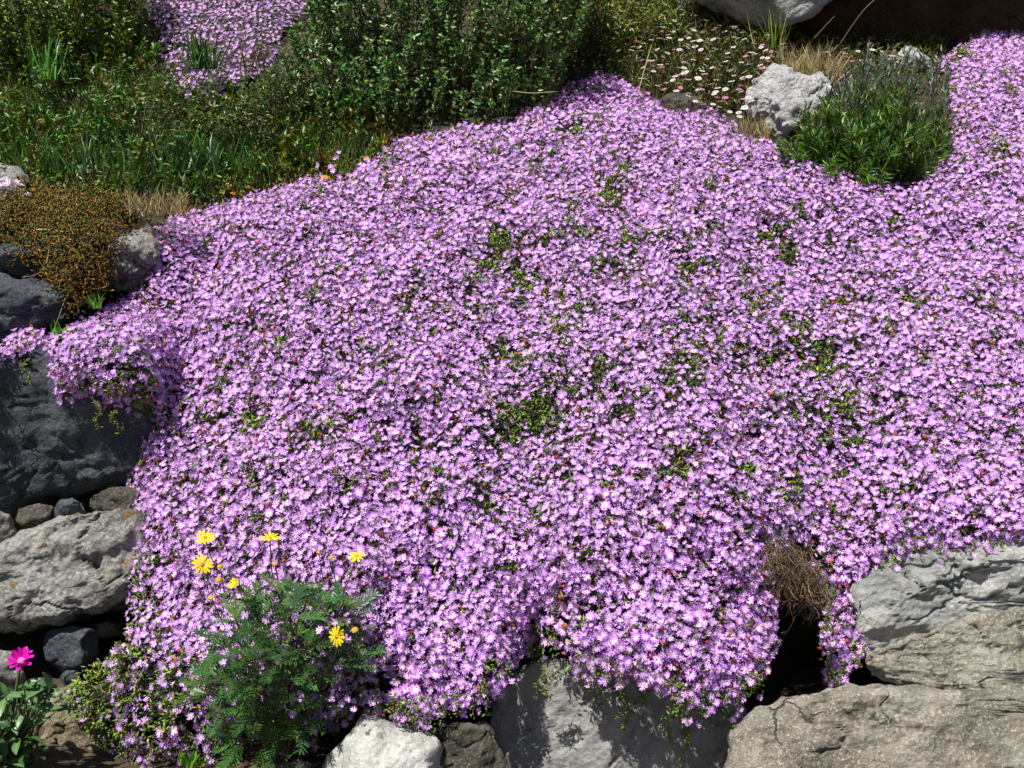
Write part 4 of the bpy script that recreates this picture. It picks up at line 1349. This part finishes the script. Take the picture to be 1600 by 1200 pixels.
grass_tuft('small bright tuft on the soil under the yellow daisy bush', 300, 1196, 1.97, 40, .035, .006, [(0.11, 0.22, 0.05)], [1], .014)


def bent_stem(label, pts, r, col):
    P = np.array([unproj(*p) for p in pts])
    t = np.linspace(0, 1, len(P)); tt = np.linspace(0, 1, 18)
    Q = np.stack([np.interp(tt, t, P[:, k]) for k in range(3)], -1)
    for _ in range(4):
        Q[1:-1] = (Q[:-2] + 2 * Q[1:-1] + Q[2:]) / 4
    g = Geo(); polytube(g, Q, r, r * .6, col, 5)
    o = link('dry_straw', g.mesh('dry_straw', Q[0], True), M_STEM, loc=tuple(Q[0]))
    tag(o, label, 'straw')


bent_stem('pale bent grass stem at the crest of the pink mat', [(997, 146, 3.84), (1005, 115, 3.86), (1018, 70, 3.9)], .0022, (0.36, 0.33, 0.18))
bent_stem('thin dry stem arching in front of the brown rock face', [(1312, 70, 4.1), (1330, 42, 4.05), (1352, 12, 4.0), (1378, -10, 3.98)], .0020, (0.28, 0.18, 0.09))
bent_stem('short dry stem crossing the brown rock face', [(1272, 60, 4.15), (1290, 40, 4.12), (1304, 25, 4.1)], .0018, (0.24, 0.15, 0.08))
bent_stem('dry twig lying along the crest beside the evergreen', [(795, 142, 3.72), (830, 146, 3.72), (872, 143, 3.72)], .0022, (0.30, 0.26, 0.18))
bent_stem('yellow straw on the soil under the yellow daisy bush', [(462, 1158, 2.0), (480, 1163, 1.98), (500, 1168, 1.96)], .0026, (0.42, 0.33, 0.10))

# orange flowers at the foot of the evergreen
org = bankP(470, 268)
gz = thing('orange_flower_plant', 'low plant with tiny orange flowers below the evergreen shrub', 'flower plant', org)
q = region_scatter([(330, 285), (430, 255), (520, 235), (600, 215), (625, 225), (560, 262), (545, 280), (520, 288), (470, 285), (400, 310), (340, 320)], 2200)
B = bankP(q[:, 0], q[:, 1]); m = len(B)
g = Geo(); succulent_leaves(g, B, np.tile([[0, -.4, .9]], (m, 1)), 1, .026, [(0.10, 0.11, 0.025), (0.07, 0.09, 0.02), (0.14, 0.12, 0.03)], [2, 2, 1], 1.2, .25, .012)
part('foliage', g, M_SUCC, gz, kind='stuff')
OM = daisy_mesh((0.75, 0.33, 0.03))
for (x, y) in [(350, 296), (356, 290), (346, 300), (364, 302), (392, 286), (396, 280), (388, 292), (470, 246), (474, 240), (463, 250), (480, 248), (500, 258), (512, 250), (522, 260), (498, 232), (535, 241), (552, 238), (507, 277), (572, 246), (600, 222), (596, 228), (455, 240)]:
    p = unproj(x, y, bankY(x, y) - .05)
    N = nrm(np.array([[random.gauss(0, .3), random.gauss(-.4, .3), 1.0]]))
    o = link('flower', OM, parent=gz, loc=tuple(p - org), rot=Matrix(frames(N)[0].tolist()).to_euler())
    o.scale = (random.uniform(.008, .014),) * 3

# ------------------------------------------------------------------ yellow daisy bush at the foot of the wall
def frond_mesh(seed):
    r = random.Random(seed)
    g = Geo()
    n = 9
    t = np.linspace(0, 1, 10)
    curve = -0.18 * t ** 2
    pts = np.stack([0.03 * np.sin(t * 3 + seed), t, curve], -1)
    polytube(g, pts, .018, .008, (0.10, 0.15, 0.05), 3)
    O, D, S = [], [], []
    for i in range(n):
        u_ = .22 + .74 * i / (n - 1)
        p = np.array([np.interp(u_, t, pts[:, k]) for k in range(3)])
        for sgn in (-1, 1):
            O.append(p); D.append([sgn * r.uniform(.7, 1), r.uniform(.7, 1.1), r.uniform(-.05, .35)]); S.append(.34 * (1 - .45 * abs(u_ - .45)) * r.uniform(.8, 1.15))
    O.append(pts[-1]); D.append([0, 1, 0]); S.append(.14)
    S = np.array(S)
    base = [(0.035, 0.11, 0.022), (0.055, 0.145, 0.026), (0.03, 0.09, 0.026), (0.09, 0.16, 0.03)][seed % 4]
    g.inst(BLADE_V, BLADE_F, np.array(O), leaf_frames(np.array(D), np.tile([[0.05, 0, 1.0]], (len(O), 1))), np.stack([np.full(len(S), .055), S, S * .5], -1), vary(base, len(S), .15))
    me = g.mesh('frond'); me.materials.append(M_LEAF)
    return me


FRONDS = [frond_mesh(k) for k in range(8)]
org = np.array([unproj(440, 1190, 2.0)[0], 2.0, 0.04])
eu = thing('yellow_daisy_bush', 'feathery green bush with yellow daisies in front of the pink mat', 'daisy bush', org)
# shoot heads as seen in the photograph: pixel and depth
heads = [(395, 905, 1.93), (440, 900, 1.92), (480, 905, 1.93), (520, 915, 1.94), (540, 930, 1.95), (365, 940, 1.92), (410, 945, 1.88), (455, 940, 1.87), (500, 945, 1.89), (345, 975, 1.90), (385, 985, 1.86), (430, 985, 1.85),
         (480, 985, 1.86), (525, 1005, 1.90), (555, 995, 1.91), (330, 1020, 1.90), (365, 1030, 1.86), (405, 1035, 1.85), (450, 1030, 1.86), (310, 1050, 1.92), (350, 1075, 1.87), (395, 1085, 1.86), (490, 1050, 1.90), (490, 1085, 1.90), (440, 1090, 1.88), (375, 1130, 1.88), (425, 1135, 1.89)]
g = Geo()
nf = 0
hub = org + np.array([0, 0, .10])
for (x, y, Y) in heads:
    H = unproj(440 + (x - 440) * .97, y + 26, Y)
    mid = (hub + H) / 2 + np.array([0, 0, -.015])
    tubes(g, np.array([org + [random.gauss(0, .02), 0, 0], mid]), np.array([mid, H]), [.004, .003], [.003, .002], (0.13, 0.10, 0.05), 5)
    ax = nrm((H - hub)[None])[0] * .7 + np.array([0, -.1, .6])
    ax /= np.linalg.norm(ax)
    for k in range(11):
        a = k * 2.4 + random.random() * .6
        rr = nrm(np.cross(ax, [math.cos(a), math.sin(a), .3])[None])[0]
        el = random.uniform(.15, 1.3)
        d = nrm((ax * el + rr)[None])
        R = leaf_frames(d, ax[None] + .15 * rng.normal(0, 1, (1, 3)))[0]
        p = H - ax * random.uniform(0, .05)
        o = link('frond', FRONDS[nf % 8], parent=eu, loc=tuple(p - org), rot=Matrix(R.tolist()).to_euler())
        o.scale = (random.uniform(.042, .074),) * 3
        nf += 1
part('stems', g, M_STEM, eu)


def petal_mesh(col, w=.30, curl=-.12, tipw=.75, cup=.05):
    V, F = [], []
    n = 6
    for i in range(n):
        t = i / (n - 1)
        wd = w * (0.35 + 0.65 * math.sin(min(1, t * 1.25) * math.pi / 2)) * (1 if t < .8 else 1 - (t - .8) / .2 * (1 - .35))
        z = curl * t * t
        V += [(-wd / 2, t, z + cup * wd), (0, t, z), (wd / 2, t, z + cup * wd)]
    for i in range(n - 1):
        a = i * 3
        for k in (0, 1):
            F += [[a + k, a + k + 1, a + k + 4], [a + k, a + k + 4, a + k + 3]]
    g = Geo(); g.add(np.array(V), F, col)
    me = g.mesh('petal', smooth=True); me.materials.append(M_PETAL)
    return me


PET_Y = petal_mesh((0.90, 0.70, 0.015))


def disc_mesh(col, name='flower'):
    g = Geo()
    V, F = [], []
    rings, sg = 5, 12
    for i in range(rings):
        ph = i / (rings - 1) * math.pi / 2
        for k in range(sg):
            a = 2 * math.pi * k / sg
            b_ = 1 + .06 * ((i + k) % 2)
            V.append((math.cos(ph) * math.cos(a) * b_, math.cos(ph) * math.sin(a) * b_, math.sin(ph) * .55 * b_ - .1))
    for i in range(rings - 1):
        for k in range(sg):
            a, b_ = i * sg + k, i * sg + (k + 1) % sg
            F += [[a, b_, b_ + sg], [a, b_ + sg, a + sg]]
    F += [[k, (k + 1) % sg, 0] for k in range(1, sg - 1)]
    g.add(np.array(V), F, col)
    me = g.mesh(name, smooth=True); me.materials.append(M_PETAL)
    return me


DISC_Y = disc_mesh((0.62, 0.33, 0.02))
BUD_Y = disc_mesh((0.60, 0.36, 0.03), 'bud')


def yellow_flower(x, y, Y, n_dir, R, np_=13, lift=0.0, part_of=eu, o_org=org):
    p = unproj(x, y, Y)
    f = link('flower', DISC_Y, parent=part_of, loc=tuple(p - o_org), rot=Matrix(frames(np.array([n_dir], float), np.zeros(1))[0].tolist()).to_euler())
    rr = R * .24
    f.scale = (rr,) * 3
    for k in range(np_):
        a = 2 * math.pi * k / np_ + random.gauss(0, .07)
        q_ = link('petal', PET_Y, parent=f, loc=(math.cos(a) * .7, math.sin(a) * .7, 0), rot=None)
        el = lift + random.gauss(0, .12)
        d = np.array([[math.cos(a) * math.cos(el), math.sin(a) * math.cos(el), math.sin(el)]])
        q_.rotation_euler = Matrix(leaf_frames(d, np.array([[0, 0, 1.0]]))[0].tolist()).to_euler()
        L = R * .78 / rr * random.uniform(.88, 1.08)
        q_.scale = (L, L, L)
    # flower stalk
    g = Geo()
    tgt = unproj(x + (440 - x) * .25, y + 60, Y + .03)
    t = np.linspace(0, 1, 7)[:, None]
    nd = np.array(n_dir, float); nd /= np.linalg.norm(nd)
    Q = p * (1 - t) + tgt * t - nd * (.02 * np.sin(t * math.pi))
    polytube(g, Q, .0014, .0018, (0.14, 0.13, 0.05), 4)
    part('flower_stalk', g, M_STEM, part_of)


yellow_flower(320, 840, 2.00, (0.25, -.45, 1), .022, lift=.15)
yellow_flower(422, 841, 2.00, (0.1, -.1, 1), .022, lift=.35)
yellow_flower(557, 869, 1.99, (0.05, -.15, 1), .021, lift=.15)
yellow_flower(316, 882, 1.98, (0.55, -1.0, .75), .023, lift=.05)
yellow_flower(368, 914, 1.93, (-.3, -.35, .5), .017, lift=.75)
yellow_flower(331, 936, 1.95, (-.2, -.3, .9), .010, 11, lift=1.1)
yellow_flower(526, 994, 1.86, (-.5, -.9, .35), .022, lift=.0)
for (x, y, Y, r) in [(342, 906, 1.94, .007), (344, 885, 1.98, .006), (430, 881, 1.98, .005), (554, 984, 1.87, .0075), (498, 863, 2.0, .005), (518, 871, 2.0, .005)]:
    p = unproj(x, y, Y)
    o = link('bud', BUD_Y, parent=eu, loc=tuple(p - org), rot=(random.uniform(-.3, .5), random.uniform(-.3, .3), 0))
    o.scale = (r, r, r * 1.3)
    g = Geo(); tubes(g, p[None], (unproj(x + 8, y + 50, Y + .02))[None], .0012, .0015, (0.13, 0.12, 0.05), 4)
    part('flower_stalk', g, M_STEM, eu)

# ------------------------------------------------------------------ broad-leaved plant with the magenta flower
org = np.array([unproj(10, 1195, 1.98)[0], 1.98, 0.04])
mg = thing('magenta_flower_plant', 'broad-leaved green plant bearing one bright magenta flower', 'flower plant', org)
BL = [big_leaf_mesh('leaf', M_LEAF, 1, .48, c, .16, .3, 10 + k) for k, c in enumerate([(0.04, 0.105, 0.03), (0.06, 0.13, 0.04), (0.03, 0.08, 0.025), (0.08, 0.15, 0.05)])]
g = Geo()
for k in range(210):
    x = random.uniform(-70, 70) if k % 3 else random.uniform(-50, 88)
    y = random.uniform(1068, 1200)
    if x > 60 and y > 1130:
        continue
    Y = 1.86 + .14 * random.random()
    p = unproj(x, y, Y)
    d = nrm(np.array([[random.gauss(0, .7) + (x - 5) / 90, random.gauss(-.5, .5), random.gauss(.35, .4)]]))
    R = leaf_frames(d, np.array([[0, -.3, 1.0]]) + .25 * rng.normal(0, 1, (1, 3)))[0]
    o = link('leaf', BL[k % 4], parent=mg, loc=tuple(p - org), rot=Matrix(R.tolist()).to_euler())
    o.scale = (random.uniform(.026, .048),) * 3
    s0 = org + np.array([random.gauss(0, .03), 0, 0])
    tubes(g, s0[None], p[None], .0022, .0014, (0.10, 0.13, 0.05), 4)
part('stems', g, M_STEM, mg)
PET_M = petal_mesh((0.74, 0.015, 0.50), .34, .10, .8, .12)
DISC_M = disc_mesh((0.80, 0.22, 0.45))
p = unproj(33, 1032, 1.92)
f = link('flower', DISC_M, parent=mg, loc=tuple(p - org), rot=Matrix(frames(np.array([[0.15, -.5, .8]]), np.zeros(1))[0].tolist()).to_euler())
f.scale = (.008,) * 3
for k in range(22):
    a = 2 * math.pi * k / 11 + random.gauss(0, .08)
    el = (.35 if k < 11 else .8) + random.gauss(0, .12)
    d = np.array([[math.cos(a) * math.cos(el), math.sin(a) * math.cos(el), math.sin(el)]])
    q_ = link('petal', PET_M, parent=f, loc=(math.cos(a) * .6, math.sin(a) * .6, 0), rot=Matrix(leaf_frames(d, np.array([[0, 0, 1.0]]))[0].tolist()).to_euler())
    q_.scale = (random.uniform(2.6, 3.3),) * 3
g = Geo(); tubes(g, p[None], unproj(20, 1110, 1.95)[None], .003, .003, (0.12, 0.15, 0.06), 5)
part('flower_stalk', g, M_STEM, mg)
print('tris', sum(len(o.data.polygons) for o in bpy.data.objects if o.type == 'MESH'), 'flowers', len(FP), 'fronds', nf)
